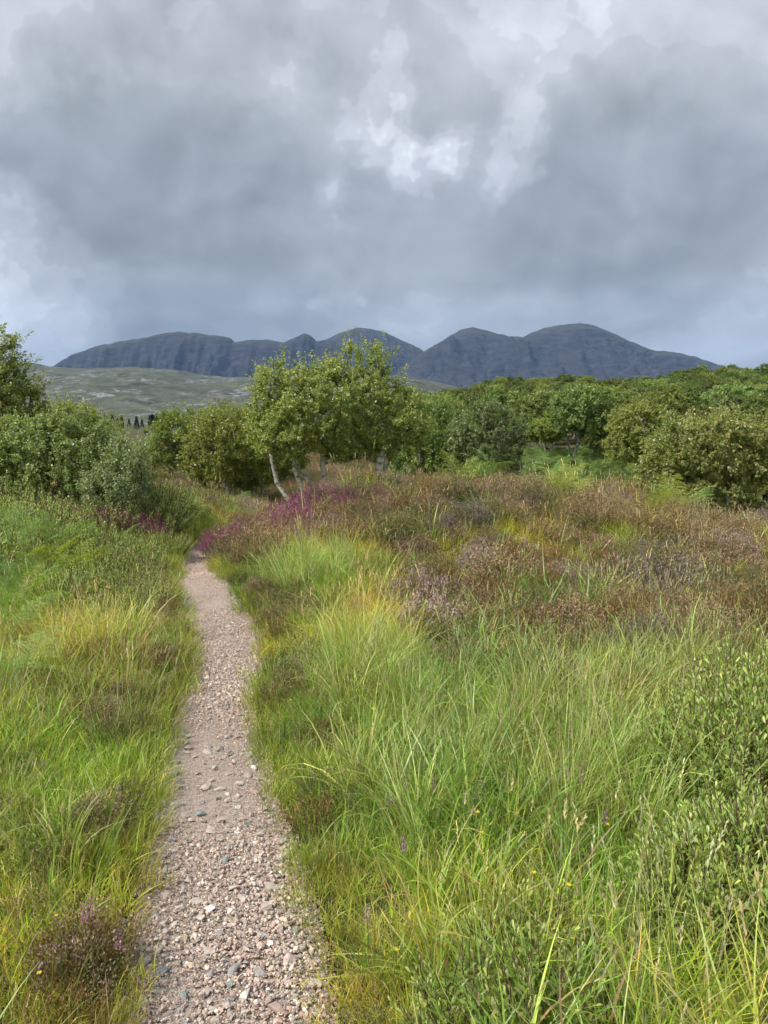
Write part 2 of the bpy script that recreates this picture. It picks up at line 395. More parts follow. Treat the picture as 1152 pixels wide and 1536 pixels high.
def strata(nt, tc, c):
    N = nt.nodes; L = nt.links
    geo = N.new('ShaderNodeNewGeometry'); sp = N.new('ShaderNodeSeparateXYZ'); L.new(geo.outputs['True Normal'], sp.inputs[0])
    mr = N.new('ShaderNodeMapRange'); mr.interpolation_type = 'SMOOTHSTEP'; mr.inputs[1].default_value = .70; mr.inputs[2].default_value = .90; L.new(sp.outputs[2], mr.inputs[0])
    nz = N.new('ShaderNodeTexNoise'); nz.inputs['Scale'].default_value = .012; nz.inputs['Detail'].default_value = 9; nz.inputs['Roughness'].default_value = .65; L.new(tc.outputs['Object'], nz.inputs[0])
    r = N.new('ShaderNodeValToRGB'); e = r.color_ramp.elements; e[0].position = .40; e[0].color = (.026, .026, .026, 1); e[1].position = .60; e[1].color = (.052, .056, .034, 1); L.new(nz.outputs[0], r.inputs[0])
    m = N.new('ShaderNodeMix'); m.data_type = 'RGBA'; L.new(mr.outputs[0], m.inputs[0]); L.new(c, m.inputs[6]); L.new(r.outputs[0], m.inputs[7]); return m.outputs[2]
M_mount = noisemat('dark_sandstone', [(.3, (.016, .016, .019)), (.5, (.028, .027, .030)), (.7, (.050, .046, .046))], .008, 10, .95, 1.0, .012, stretch=(1, 1, 3.0), extra=strata, bdist=25.)
def mountain(name, pts, yr, wf, cliff, seed, band, groove):
    cx, cz = ridge_xyz(pts, yr)
    def fn(x, y):
        ridge = np.interp(x, cx, cz, left=cz[0] - 60, right=cz[-1] - 60) + 6 * fbm(x * .02, x * 0 + seed, seed, 3)
        wob = 130 * fbm(x * .0022, y * 0 + 3, seed + 3, 3)
        u = np.clip((yr - y + wob * sstep(0, 500, yr - y)) / wf, 0, 1)            # 0 at the ridge, 1 at the foot
        prof = 1 - (cliff * sstep(.02, .34, u) * .62 + (1 - cliff) * u ** .9 * .62) - .38 * u
        g = np.abs(fbm(x * .0075, y * .0012 + 4, seed + 7, 5, .55)); g2 = np.abs(fbm(x * .0028 + 7, y * .0016, seed + 17, 5, .55)); gul = ((g - .22) * 230 * groove * (.35 + 1.3 * vnoise(x * .0016, y * .0005, seed + 19)) + (g2 - .2) * 260) * sstep(.02, .2, u) * (1 - .6 * sstep(.5, 1, u))
        st = 17 * (np.sin((ridge * prof) * .14 + 3 * fbm(x * .002, y * .002, seed + 9, 3))) * band * sstep(.03, .15, u)
        rg = 48 * fbm(x * .005, y * .005, seed + 11, 7, .62) * sstep(.01, .2, u)
        back = 1 - sstep(0, 1500, y - yr) * .8
        z = (ridge + 30) * np.where(y > yr, back, prof) - 30 + np.where(y > yr, 0, gul + st + rg)
        return np.minimum(z, ridge - np.where(y > yr, 0, .10 * (yr - y)))
    return heightfield(name, cx[0] - 500, cx[-1] + 500, yr - wf - 100, yr + 900, 380, 150, fn, M_mount)
mountain('mountain', [(-60, 640), (60, 562), (78, 551), (90, 544), (110, 531), (150, 518), (200, 509), (240, 501), (265, 497), (300, 500), (330, 504), (345, 507), (352, 513), (372, 510), (400, 509), (425, 514), (445, 505), (456, 500), (466, 503), (475, 512), (495, 509), (512, 520), (560, 548), (620, 580), (700, 610)], 5600, 1500, .85, 41, .25, 1.0)
mountain('mountain', [(380, 560), (440, 530), (490, 508), (512, 498), (538, 491), (556, 493), (580, 499), (600, 509), (620, 517), (636, 527), (660, 545), (720, 570)], 6500, 1700, .45, 53, .5, .35)
mountain('mountain', [(500, 640), (560, 585), (600, 555), (636, 527), (655, 516), (675, 503), (692, 494), (710, 490), (728, 495), (745, 500), (765, 504), (785, 505), (800, 498), (820, 491), (845, 487), (870, 485), (890, 487), (910, 495), (940, 509), (965, 520), (985, 526), (1010, 527), (1040, 534), (1070, 544), (1090, 552), (1150, 590), (1220, 640)], 5900, 1900, .30, 67, .9, .12)

# ------------------------------------------------------------------ scatter of uncountable plants and pebbles
def proto_collection(name, meshes):
    c = bpy.data.collections.new(name)
    for i, me in enumerate(meshes):
        o = bpy.data.objects.new(f'{name}_{i:02d}', me); c.objects.link(o)
    return c
def scatter(name, pts, rot, scl, idx, tint, coll, label=None, cat=None, kind='stuff', parent=None):
    me = bpy.data.meshes.new(name); n = len(pts)
    me.vertices.add(n); me.vertices.foreach_set('co', np.ascontiguousarray(pts, np.float32).ravel())
    for nm, ty, data, key in (('rot', 'FLOAT_VECTOR', rot, 'vector'), ('scl', 'FLOAT', scl, 'value'), ('idx', 'INT', idx, 'value'), ('tint', 'FLOAT_VECTOR', tint, 'vector')):
        a = me.attributes.new(nm, ty, 'POINT'); a.data.foreach_set(key, np.ascontiguousarray(data, np.int32 if ty == 'INT' else np.float32).ravel())
    o = obj(name, me, parent); tag(o, label, cat, None, kind)
    ng = bpy.data.node_groups.new(name, 'GeometryNodeTree'); N = ng.nodes; L = ng.links
    ng.interface.new_socket('Geometry', in_out='INPUT', socket_type='NodeSocketGeometry'); ng.interface.new_socket('Geometry', in_out='OUTPUT', socket_type='NodeSocketGeometry')
    gi = N.new('NodeGroupInput'); go = N.new('NodeGroupOutput'); mp = N.new('GeometryNodeMeshToPoints'); ip = N.new('GeometryNodeInstanceOnPoints')
    ci = N.new('GeometryNodeCollectionInfo'); ci.inputs['Collection'].default_value = coll; ci.inputs['Separate Children'].default_value = True; ci.inputs['Reset Children'].default_value = True
    def na(nm, ty):
        a = N.new('GeometryNodeInputNamedAttribute'); a.data_type = ty; a.inputs[0].default_value = nm; return a.outputs[0]
    er = N.new('FunctionNodeEulerToRotation'); L.new(na('rot', 'FLOAT_VECTOR'), er.inputs[0])
    L.new(gi.outputs[0], mp.inputs[0]); L.new(mp.outputs[0], ip.inputs['Points']); L.new(ci.outputs[0], ip.inputs['Instance'])
    ip.inputs['Pick Instance'].default_value = True; L.new(na('idx', 'INT'), ip.inputs['Instance Index']); L.new(er.outputs[0], ip.inputs['Rotation']); L.new(na('scl', 'FLOAT'), ip.inputs['Scale'])
    L.new(ip.outputs[0], go.inputs[0])
    md = o.modifiers.new('scatter', 'NODES'); md.node_group = ng
    return o
def rots(n, tilt=.12):
    return np.column_stack([rng.normal(0, tilt, n), rng.normal(0, tilt, n), rng.uniform(0, 6.283, n)])
def wedge(n, d0, d1, half=.62, power=1.0):
    """random ground points in front of the camera; power 1 = even, lower = denser near"""
    u = rng.random(n); d = (d0 ** (power + 1) + u * (d1 ** (power + 1) - d0 ** (power + 1))) ** (1 / (power + 1))
    a = rng.uniform(-1, 1, n) * half; x = (a / half) * (math.tan(half) * d + 1.3); return np.column_stack([x, d])
def lift(p, dz=0.0): return np.column_stack([p, terrain(p[:, 0], p[:, 1]) + dz])
def inpoly(P, poly):
    x, y = P[:, 0], P[:, 1]; ins = np.zeros(len(P), bool); j = len(poly) - 1
    for i in range(len(poly)):
        xi, yi = poly[i]; xj, yj = poly[j]
        ins ^= ((yi > y) != (yj > y)) & (x < (xj - xi) * (y - yi) / (yj - yi + 1e-12) + xi); j = i
    return ins
def pxpoly(pts): return np.array([G(a, b)[:2] for a, b in pts])
def patch(P, spots):
    """sum of soft discs (px, py, radius in metres)"""
    w = np.zeros(len(P))
    for px, py, r in spots:
        g = G(px, py); w = np.maximum(w, np.exp(-((P[:, 0] - g[0]) ** 2 + (P[:, 1] - g[1]) ** 2) / (r * r)))
    return w

# ------------------------------------------------------------------ path, stones, gravel
M_path = noisemat('trodden_gravel', [(.25, (.21, .16, .125)), (.45, (.32, .26, .215)), (.6, (.41, .345, .295)), (.78, (.50, .435, .385))], 55, 9, .95, 1.0, 140, bdist=.012)
def stonemat(name, inst):
    m, nt, out = newmat(name); N = nt.nodes; L = nt.links
    if inst:
        t = N.new('ShaderNodeAttribute'); t.attribute_type = 'INSTANCER'; t.attribute_name = 'tint'; c = t.outputs['Vector']
    else:
        oi = N.new('ShaderNodeObjectInfo'); r = N.new('ShaderNodeValToRGB'); r.color_ramp.interpolation = 'CONSTANT'; e = r.color_ramp.elements
        st = [(0, (.41, .345, .295)), (.2, (.34, .285, .245)), (.36, (.45, .385, .335)), (.5, (.37, .275, .235)), (.6, (.29, .275, .26)), (.72, (.46, .41, .36)), (.82, (.24, .26, .255)), (.88, (.38, .30, .22)), (.93, (.62, .60, .57)), (.965, (.17, .18, .18))]
        while len(e) < len(st): e.new(.5)
        for k, (p_, q) in zip(e, st): k.position = p_; k.color = (*q, 1)
        L.new(oi.outputs['Random'], r.inputs[0]); c = r.outputs[0]
    tc = N.new('ShaderNodeTexCoord'); nz = N.new('ShaderNodeTexNoise'); nz.inputs['Scale'].default_value = 2.5; nz.inputs['Detail'].default_value = 6; L.new(tc.outputs['Object'], nz.inputs[0])
    mr = N.new('ShaderNodeMapRange'); mr.inputs[1].default_value = .3; mr.inputs[2].default_value = .7; mr.inputs[3].default_value = .62; mr.inputs[4].default_value = 1.25; L.new(nz.outputs[0], mr.inputs[0])
    sc = N.new('ShaderNodeVectorMath'); sc.operation = 'SCALE'; L.new(c, sc.inputs[0]); L.new(mr.outputs[0], sc.inputs[3])
    p = N.new('ShaderNodeBsdfPrincipled'); p.inputs['Roughness'].default_value = .85; p.inputs['Specular IOR Level'].default_value = .3
    L.new(sc.outputs[0], p.inputs['Base Color']); L.new(p.outputs[0], out.inputs[0]); return m
M_stone = stonemat('mixed_stone', False); M_pebble = stonemat('mixed_pebble', True)
import bmesh
def rock_mesh(name, seed, mat, npts=15, flat_=.55):
    r = np.random.default_rng(seed); bm = bmesh.new()
    P = unit(r.normal(size=(npts, 3))) * r.uniform(.8, 1.05, (npts, 1)) * np.array([1, r.uniform(.6, .9), flat_ * r.uniform(.75, 1.2)]) * .5
    vs_ = [bm.verts.new(p) for p in P]; res = bmesh.ops.convex_hull(bm, input=vs_)
    bmesh.ops.delete(bm, geom=[v for v in bm.verts if not v.link_faces], context='VERTS')
    me = bpy.data.meshes.new(name); bm.to_mesh(me); bm.free(); me.materials.append(mat); return me
def path_z(x, y): return terrain(x, y) - .022
def build_path():
    n = len(PATHC); T = unit(np.gradient(PATHC, axis=0)); S = np.column_stack([T[:, 1], -T[:, 0]]); m = 13
    # resample finely
    s = np.concatenate([[0], np.cumsum(np.hypot(*np.diff(PATHC, axis=0).T))]); k = int(s[-1] / .05); si = np.linspace(0, s[-1], k)
    C = np.column_stack([np.interp(si, s, PATHC[:, i]) for i in (0, 1)]); Sx = unit(np.column_stack([np.interp(si, s, S[:, i]) for i in (0, 1)])); W = np.interp(si, s, PATHCW)
    u = np.linspace(-1, 1, m); ww = W[:, None] + .045
    X = C[:, 0:1] + Sx[:, 0:1] * u[None] * ww; Y = C[:, 1:2] + Sx[:, 1:2] * u[None] * ww
    Z = path_z(X, Y) - .004 + .003 * fbm(X * 5, Y * 5, 77, 4)
    i = np.arange(k - 1)[:, None] * m + np.arange(m - 1)[None, :]; F = np.stack([i, i + m, i + m + 1, i + 1], -1).reshape(-1, 4)
    o = tag(obj('path', mesh_np('path', np.stack([X, Y, Z], -1).reshape(-1, 3), [F], None, M_path, True)), kind='structure')
    # loose stones: the biggest as single stones, the rest as gravel
    def sample(nn, spread=1.0, bias=0.0):
        f = rng.random(nn); j = np.clip(np.searchsorted(s, f * s[-1]), 1, n - 1)
        w = PATHCW[j]; v = rng.uniform(-1, 1, nn); e = rng.random(nn) < bias; v = np.where(e, np.sign(v) * rng.uniform(.7, 1.05, nn), v) * spread
        t = rng.random(nn)[:, None]; c = PATHC[j - 1] * (1 - t) + PATHC[j] * t
        return c + S[j] * (v * w)[:, None]
    rocks = [rock_mesh(f'stone_{i}', 100 + i, M_stone) for i in range(10)]
    P = sample(6000, 1.03, .25); P = P[(P[:, 1] > 1.0) & (P[:, 1] < 6.6)]
    P = P[rng.random(len(P)) < np.clip(1.25 - (P[:, 1] - 1.5) / 3.2, .06, 1)]
    keep = []; 
    size = rng.gamma(2.6, .0075, len(P)) + .014; size = np.clip(size, .016, .068)
    order = np.argsort(-size * (1 / np.maximum(P[:, 1], 1.5)))
    for q in order:
        if all(math.hypot(*(P[q] - P[t])) > (size[q] + size[t]) * .46 for t in keep): keep.append(q)
        if len(keep) >= 298: break
    for q in keep:
        r = obj('stone', rocks[rng.integers(10)], o); sz = size[q]
        r.location = (P[q, 0], P[q, 1], float(path_z(P[q, 0], P[q, 1])) + sz * rng.uniform(-.06, .10)); r.scale = (sz, sz * rng.uniform(.85, 1.1), sz * rng.uniform(.8, 1.15))
        r.rotation_euler = (rng.normal(0, .22), rng.normal(0, .22), rng.uniform(0, 6.28))
    pr = proto_collection('gravel_piece', [rock_mesh(f'gravel_{i}', 200 + i, M_pebble, 12, .6) for i in range(10)])
    P = sample(100000, 1.24, .10); d = P[:, 1]; P = P[(d > .8) & (rng.random(len(P)) < np.clip(2.2 / np.maximum(d, 1.2), .2, 1) ** .5)]; nn = len(P)
    wear = np.clip(.55 + .9 * fbm(P[:, 0] * 2.2, P[:, 1] * 1.6, 91, 3), .12, 1.2)
    sz = np.clip(rng.gamma(2.0, .0042, nn) * wear + .004, .004, .030)
    pal = np.array([(.40, .335, .285), (.34, .285, .245), (.45, .385, .33), (.37, .275, .235), (.30, .28, .26), (.50, .43, .38), (.25, .26, .25), (.66, .63, .60)]); pw = [.24, .2, .18, .09, .09, .13, .04, .03]
    tint = mixcol(pal, pw, nn, .14, .03) * np.array([1.24, 1.15, 1.09])
    Z = path_z(P[:, 0], P[:, 1]) + sz * .12 + .004
    scatter('gravel', np.column_stack([P, Z]), np.column_stack([rng.normal(0, .4, nn), rng.normal(0, .4, nn), rng.uniform(0, 6.28, nn)]), sz, rng.integers(0, 10, nn), tint, pr,
            'pinkish grey gravel covering the narrow footpath', 'gravel', parent=None)
build_path()

# ------------------------------------------------------------------ trees
M_bark = None
def barkmat():
    m, nt, out = newmat('birch_bark'); N = nt.nodes; L = nt.links
    at_ = N.new('ShaderNodeAttribute'); at_.attribute_name = 'col'
    tc = N.new('ShaderNodeTexCoord'); mp = N.new('ShaderNodeMapping'); mp.inputs['Scale'].default_value = (9, 9, 22); L.new(tc.outputs['Object'], mp.inputs[0])
    nz = N.new('ShaderNodeTexNoise'); nz.inputs['Scale'].default_value = 1.0; nz.inputs['Detail'].default_value = 7; L.new(mp.outputs[0], nz.inputs[0])
    mr = N.new('ShaderNodeMapRange'); mr.inputs[1].default_value = .36; mr.inputs[2].default_value = .56; mr.inputs[3].default_value = .22; mr.inputs[4].default_value = 1.1; L.new(nz.outputs[0], mr.inputs[0])
    sc = N.new('ShaderNodeVectorMath'); sc.operation = 'SCALE'; L.new(at_.outputs['Color'], sc.inputs[0]); L.new(mr.outputs[0], sc.inputs[3])
    p = N.new('ShaderNodeBsdfPrincipled'); p.inputs['Roughness'].default_value = .8; L.new(sc.outputs[0], p.inputs['Base Color']); L.new(p.outputs[0], out.inputs[0])
    return m
M_bark = barkmat()
M_leaf = leafmat('tree_leaf', False, .46, .38, .55, .10)
M_leafw = leafmat('woodland_leaf', False, .46, .5, .35, .42)
M_fern = leafmat('fern_leaf', False, .34, .65, .2, .15)
WHITE = np.array([.58, .55, .50]); TWIG = np.array([.085, .055, .04])
def make_tree(name, seed, lobes, stems, nclump, ntwig, nleaf, leaf, twigL, cols, w, mat, white=.030, rbase=.05, up=.45, shell=.5, spray=0.0, bark=WHITE):
    """lobes: (cx,cy,cz, rx,ry,rz, weight); stems: (base xy, top xyz). Returns trunk and crown meshes."""
    global rng
    keep = rng; rng = np.random.default_rng(seed)
    lb = np.array(lobes, float); n_i = rng.multinomial(nclump, lb[:, 6] / lb[:, 6].sum()); cl = []
    for l, k in zip(lb, n_i * 5):
        v = unit(rng.normal(size=(k, 3))) * (rng.random((k, 1)) ** (1 / 3) * (1 - shell) + shell * rng.uniform(.75, 1.0, (k, 1)))
        cl.append(l[:3] + v * l[3:6])
    cl = np.concatenate(cl); cl = cl[cl[:, 2] > .12]; rng.shuffle(cl)
    pick = [0]; dm = np.linalg.norm(cl - cl[0], axis=1)                    # spread the sprays evenly through the crown
    while len(pick) < min(nclump, len(cl)):
        j = int(np.argmax(dm * rng.uniform(.55, 1.0, len(cl)))); pick.append(j); dm = np.minimum(dm, np.linalg.norm(cl - cl[j], axis=1))
    cl = cl[pick]
    nodes = []; par = []; chains = []
    for (bx, by), top in stems:
        b = np.array([bx, by, -.12]); t = np.array(top, float); m = 7; ids = []
        bow = np.array([rng.normal(0, .10), rng.normal(0, .10), 0]) * np.linalg.norm(t - b)
        for i in range(m + 1):
            f = i / m; p = b + (t - b) * np.array([f ** 1.15, f ** 1.15, f]) + bow * math.sin(f * math.pi) + rng.normal(0, .018, 3) * (i > 0)
            nodes.append(p); par.append(ids[-1] if ids else -1); ids.append(len(nodes) - 1)
        chains.append(ids)
    base_n = len(nodes)
    cen = cl.mean(0); order = np.argsort(np.min(np.linalg.norm(cl[:, None] - np.array(nodes)[None], axis=2), 1))
    ends = []
    for ci in order:
        c = cl[ci]; A = np.array(nodes); dv = c - A; dist = np.linalg.norm(dv, axis=1); cost = dist + 1.0 * np.maximum(0, A[:, 2] - c[2] + .15) + (A[:, 2] < .12 * cl[:, 2].max()) * 2
        j = int(np.argmin(cost)); p0 = A[j]; ids = [j]; m = 3
        sag = np.array([0, 0, .10 * dist[j]]) + rng.normal(0, .05, 3) * dist[j]
        for i in range(1, m + 1):
            f = i / m; nodes.append(p0 + (c - p0) * f + sag * math.sin(f * math.pi)); par.append(ids[-1]); ids.append(len(nodes) - 1)
        chains.append(ids); ends.append((ids[-1], ids[0]))
    nn = len(nodes); load = np.zeros(nn); 
    for e, _ in ends: load[e] += 1
    for i in range(nn - 1, -1, -1):
        if par[i] >= 0: load[par[i]] += max(load[i], .15)
    A = np.array(nodes); rad = rbase * np.sqrt(np.maximum(load, .3) / load[:base_n].max()); rad = np.maximum(rad, .0045 * (leaf / .045) ** .5)
    g = Geo(); gb = Geo(); nst = len(stems)
    for ci_, ids in enumerate(chains):
        r = rad[ids].copy()
        if ids[0] >= base_n or par[ids[0]] >= 0: r[0] = min(r[0], r[1] * 1.25)
        wt = np.clip((r - white * .7) / (white * .5), 0, 1)[:, None]; col = TWIG * (1 - wt) + bark * wt * rng.uniform(.8, 1.1)
        tube(g if ci_ < nst or name == 'wood' else gb, A[ids], r, col, 7 if r.max() > .02 else 4)
    trunk = g.mesh(name + '_trunk', M_bark, True); limbs = gb.mesh(name + '_limbs', M_bark, True) if gb.n else None
    # twigs and leaves
    gl = Geo(); E = A[[e for e, _ in ends]]; S0 = A[[s for _, s in ends]]; k = ntwig; cidx = np.repeat(np.arange(len(E)), k); K = len(cidx)
    f = rng.random(K) ** .5; st = S0[cidx] + (E - S0)[cidx] * (.45 + .55 * f[:, None]) + rng.normal(0, .03, (K, 3))
    out = unit((E - cen)[cidx] * np.array([1, 1, .8])); dr = unit(rdir(K) + out * .75 + np.array([0, 0, up])); Lt = twigL * rng.uniform(.45, 1.25, K)
    if spray: Lt = np.where((rng.random(K) < spray) & (st[:, 2] > np.quantile(st[:, 2], .72)), Lt * 2.0, Lt); 
    en = st + dr * Lt[:, None]; sd = unit(np.cross(dr, np.array([.3, .2, 1.]))); wd = .003 * (leaf / .045)
    V = np.stack([st - sd * wd, st + sd * wd, en], 1).reshape(-1, 3); gl.add(V, np.arange(K * 3).reshape(K, 3), TWIG)
    ti = np.repeat(np.arange(K), nleaf); M = len(ti); t = rng.random(M) ** .8
    P = st[ti] + dr[ti] * (Lt[ti] * (.1 + .95 * t))[:, None] + rng.normal(0, .35 * leaf, (M, 3))
    D = unit(dr[ti] * .5 + rdir(M) * 1.0 + np.array([0, 0, -.15])); Nn = unit(rdir(M) + out[cidx[ti] * 0 + ti] * .75 + np.array([0, 0, .8]))
    cb = jit((1, 1, 1), len(E), .10, .04)[cidx[ti]]                       # every spray of leaves a little different
    C = mixcol(cols, w, M, .14, .05) * cb
    Ls = leaf * rng.uniform(.65, 1.2, M); gl.add(*kites(P, D, Nn, Ls, Ls * .74, C))
    crown = gl.mesh(name + '_crown', mat); rng = keep
    return trunk, crown, limbs
def plant_tree(name, meshes, loc, rz, label, cat='tree', group=None, scale=1.0):
    e = empty(name, (loc[0], loc[1], loc[2]), rz, scale); tag(e, label, cat, group)
    tr = obj('trunk', meshes[0], e); obj('crown', meshes[1], e)
    if len(meshes) > 2 and not group: obj('limbs', meshes[2], tr)['kind'] = 'stuff'
    return e

BIRCH = [(0.293, 0.354, 0.091), (0.207, 0.268, 0.063), (0.403, 0.451, 0.159), (0.549, 0.573, 0.293)]; BW = [.40, .30, .22, .08]
WILLOW = [(0.292, 0.364, 0.134), (0.222, 0.287, 0.092), (0.423, 0.508, 0.227), (0.192, 0.243, 0.063)]; WW = [.4, .25, .2, .15]
OLIVE = [(0.293, 0.341, 0.069), (0.195, 0.244, 0.055), (0.41, 0.42, 0.117), (0.468, 0.39, 0.117)]; OW = [.4, .33, .2, .07]
DARK = [(.075, .105, .025), (.055, .08, .02), (.11, .145, .035)]; DW = [.45, .3, .25]

# the birch in the middle, many stems behind the heather mound
t = make_tree('birch', 11, [(-.05, -.1, 2.25, 1.2, 1.05, .85, 5), (-.95, .1, 2.0, .75, .7, .55, 1.3), (.9, -.1, 2.05, .75, .8, .6, 1.6), (-.9, -.3, 1.72, .75, .6, .24, 1.0), (.85, -.2, 1.72, .65, .6, .26, 1.0), (0, .3, 1.9, 1.1, .8, .3, .5), (-1.15, 0, 2.55, .45, .4, .55, .5), (.45, 0, 2.95, .5, .4, .45, .6)],
    [((-.35, .1), (-1.15, .1, 2.4)), ((-.12, 0), (-.4, .2, 3.0)), ((.05, -.05), (.15, 0, 3.1)), ((.18, .05), (.7, .1, 2.7)), ((.3, .1), (1.1, -.1, 2.0)), ((-.25, -.1), (-.95, -.35, 1.6))],
    245, 13, 28, .043, .23, BIRCH, BW, M_leaf, .016, .058, up=.7, spray=.3)
plant_tree('birch_tree', t, at(508, 14.3), 0, 'broad multi stemmed birch with pale trunks standing behind the heather mound')
# birch cut by the left border
t = make_tree('birch', 12, [(0, 0, 2.05, .75, .75, .85, 2.4), (.55, -.1, 1.95, .42, .4, .35, .6), (-.2, 0, 1.1, 1.0, .8, .6, 1.2), (.15, 0, 2.75, .42, .4, .38, .6)],
    [((0, 0), (.1, 0, 2.8)), ((.1, .1), (.5, 0, 1.9)), ((-.1, 0), (-.5, 0, 2.0))], 120, 13, 28, .046, .23, BIRCH, [.45, .3, .2, .05], M_leaf, .018, .055, spray=.4)
plant_tree('birch_tree', t, at(-10, 12.2), 0, 'upright leafy birch rising behind the grey green willow bush', scale=.87)
# grey green willow bushes
t = make_tree('willow', 13, [(0, 0, .78, .95, .7, .6, 3), (-.7, .1, .75, .5, .5, .6, 1.2), (.75, -.1, .5, .45, .5, .38, 1.0), (.1, 0, 1.15, .5, .45, .32, .8)],
    [((-.4, 0), (-.8, 0, 1.1)), ((-.15, .05), (-.2, 0, 1.3)), ((.05, 0), (.2, .1, 1.35)), ((.2, 0), (.75, 0, .9)), ((-.25, -.1), (-.5, -.2, .9))], 200, 11, 26, .037, .19, WILLOW, WW, M_leaf, .05, .028, up=.5)
plant_tree('willow_bush', t, at(95, 10.6), 0, 'wide grey green willow bush with tangled thin stems at the left of the path', 'bush')
t = make_tree('willow', 14, [(0, 0, .5, .45, .4, .4, 2), (.15, 0, .85, .28, .2, .2, 1)], [((-.1, 0), (-.15, 0, .95)), ((.05, 0), (.1, 0, 1.15)), ((.15, .05), (.35, 0, 1.0)), ((0, .1), (.2, .1, 1.0))],
    60, 9, 22, .036, .20, [(.32, .38, .19), (.43, .48, .29), (.23, .29, .11)], [.45, .3, .25], M_leaf, .05, .02, up=2.2, spray=.7)
plant_tree('willow_bush', t, at(172, 9.9), 0, 'small silvery willow with upright shoots beside the wide willow bush', 'bush', scale=.9)
# olive trees behind the willow
t1 = make_tree('olive', 15, [(0, 0, 1.5, 1.15, 1.0, .75, 3), (.6, 0, .9, .9, .8, .6, 1.5), (-.6, 0, 1.0, .8, .8, .6, 1.2)], [((0, 0), (.1, 0, 2.0)), ((.1, 0), (.8, .1, 1.5)), ((-.1, 0), (-.7, 0, 1.5))], 140, 11, 25, .055, .26, OLIVE, OW, M_leaf, .018, .05, spray=.4)
plant_tree('birch_tree', t1, at(100, 19), .4, 'yellowish olive birch behind the left willow bush', scale=.95)
plant_tree('birch_tree', t1, at(128, 16.5), 2.7, 'low rounded olive birch between the willow bush and the open heath', scale=.72)
# group left of the middle birch
t2 = make_tree('olive', 16, [(0, 0, 1.9, 1.3, 1.2, .85, 3), (.7, .2, 1.2, 1.0, .9, .6, 1.5), (-.8, 0, 1.3, .9, .9, .6, 1.5)], [((0, 0), (.1, 0, 2.5)), ((.25, 0), (.9, .1, 2.0)), ((-.2, 0), (-.9, 0, 1.9)), ((.1, .2), (.3, .5, 2.2))], 150, 11, 25, .060, .28, [(0.216, 0.290, 0.056), (0.150, 0.216, 0.041), (0.319, 0.365, 0.085)], [.45, .33, .22], M_leaf, .02, .06, spray=.3)
plant_tree('birch_tree', t2, at(282, 25), .3, 'dark trunked olive birch at the edge of the open heath', scale=.88)
plant_tree('birch_tree', t2, at(338, 27), 2.2, 'olive birch among the trees between the heath and the middle birch', scale=.95)
plant_tree('birch_tree', t2, at(392, 20.5), 4.0, 'bushy birch pressed against the left side of the middle birch', scale=.8)
plant_tree('birch_tree', t1, at(346, 18.5), 1.0, 'low birch with a bare leaning branch top beside the middle birch', scale=.92)
# right of the middle birch
t3 = make_tree('birch', 17, [(0, 0, 2.0, 1.1, 1.0, .9, 3), (.5, .2, 1.0, .9, .8, .6, 1.5), (-.5, 0, 1.1, .8, .8, .7, 1.5)], [((0, 0), (.1, 0, 2.6)), ((.2, 0), (.7, .1, 2.2)), ((-.15, 0), (-.6, 0, 2.0))], 150, 11, 25, .056, .26, [(0.225, 0.319, 0.075), (0.160, 0.235, 0.056), (0.319, 0.413, 0.112)], [.45, .33, .22], M_leaf, .02, .05, spray=.3)
plant_tree('birch_tree', t3, at(655, 21.5), .2, 'full green birch close to the right side of the middle birch', scale=1.0)
t4 = make_tree('birch', 18, [(0, 0, 1.9, 1.0, 1.0, .9, 3), (.3, .2, .9, 1.0, .8, .6, 1.8), (-.5, 0, .9, .8, .8, .7, 1.5)], [((0, 0), (0, 0, 2.5)), ((.15, 0), (.6, .1, 1.9)), ((-.15, 0), (-.6, 0, 1.8))], 150, 11, 25, .055, .26, [(0.206, 0.254, 0.104), (0.150, 0.188, 0.075), (0.281, 0.328, 0.140)], [.45, .33, .22], M_leaf, .05, .04, spray=.3)
plant_tree('willow_tree', t4, at(728, 20), .5, 'dull grey green willow standing behind the crest of the mound', scale=.98)
# slim birch and the big bushy one at the right
t5 = make_tree('birch', 19, [(-.1, 0, 2.1, .85, .8, .7, 2.5), (-.6, 0, 1.5, .6, .6, .4, 1), (.4, 0, 1.5, .6, .6, .5, 1)], [((0, 0), (-.15, 0, 2.5)), ((.02, 0), (.45, 0, 1.9)), ((-.02, 0), (-.65, 0, 1.7))], 115, 11, 25, .056, .26, [(0.293, 0.326, 0.077), (0.207, 0.243, 0.059), (0.414, 0.403, 0.135)], [.45, .3, .25], M_leaf, .018, .06, spray=.3)
plant_tree('birch_tree', t5, at(962, 25), .3, 'slim bright green birch with a white trunk by the bracken hollow', scale=1.05)
t6 = make_tree('birch', 20, [(-.35, 0, 1.55, 1.05, .9, .62, 3), (.8, 0, 1.5, .9, .9, .65, 2.4), (-.95, 0, 1.0, .7, .7, .5, 1.6), (.3, 0, .95, 1.2, .8, .5, 1.5)],
    [((.05, 0), (-1.0, 0, 1.6)), ((.1, .1), (-.35, .1, 1.9)), ((.12, 0), (.3, -.1, 1.9)), ((.5, .1), (.6, 0, 1.9)), ((.55, .1), (1.3, 0, 1.7))], 220, 12, 27, .047, .22, [(0.290, 0.319, 0.094), (0.198, 0.235, 0.066), (0.394, 0.413, 0.150), (0.488, 0.375, 0.169)], [.42, .3, .2, .08], M_leaf, .03, .055, spray=.4)
plant_tree('birch_tree', t6, at(1092, 13.8), 0, 'big bushy olive birch with dark leaning stems at the right')

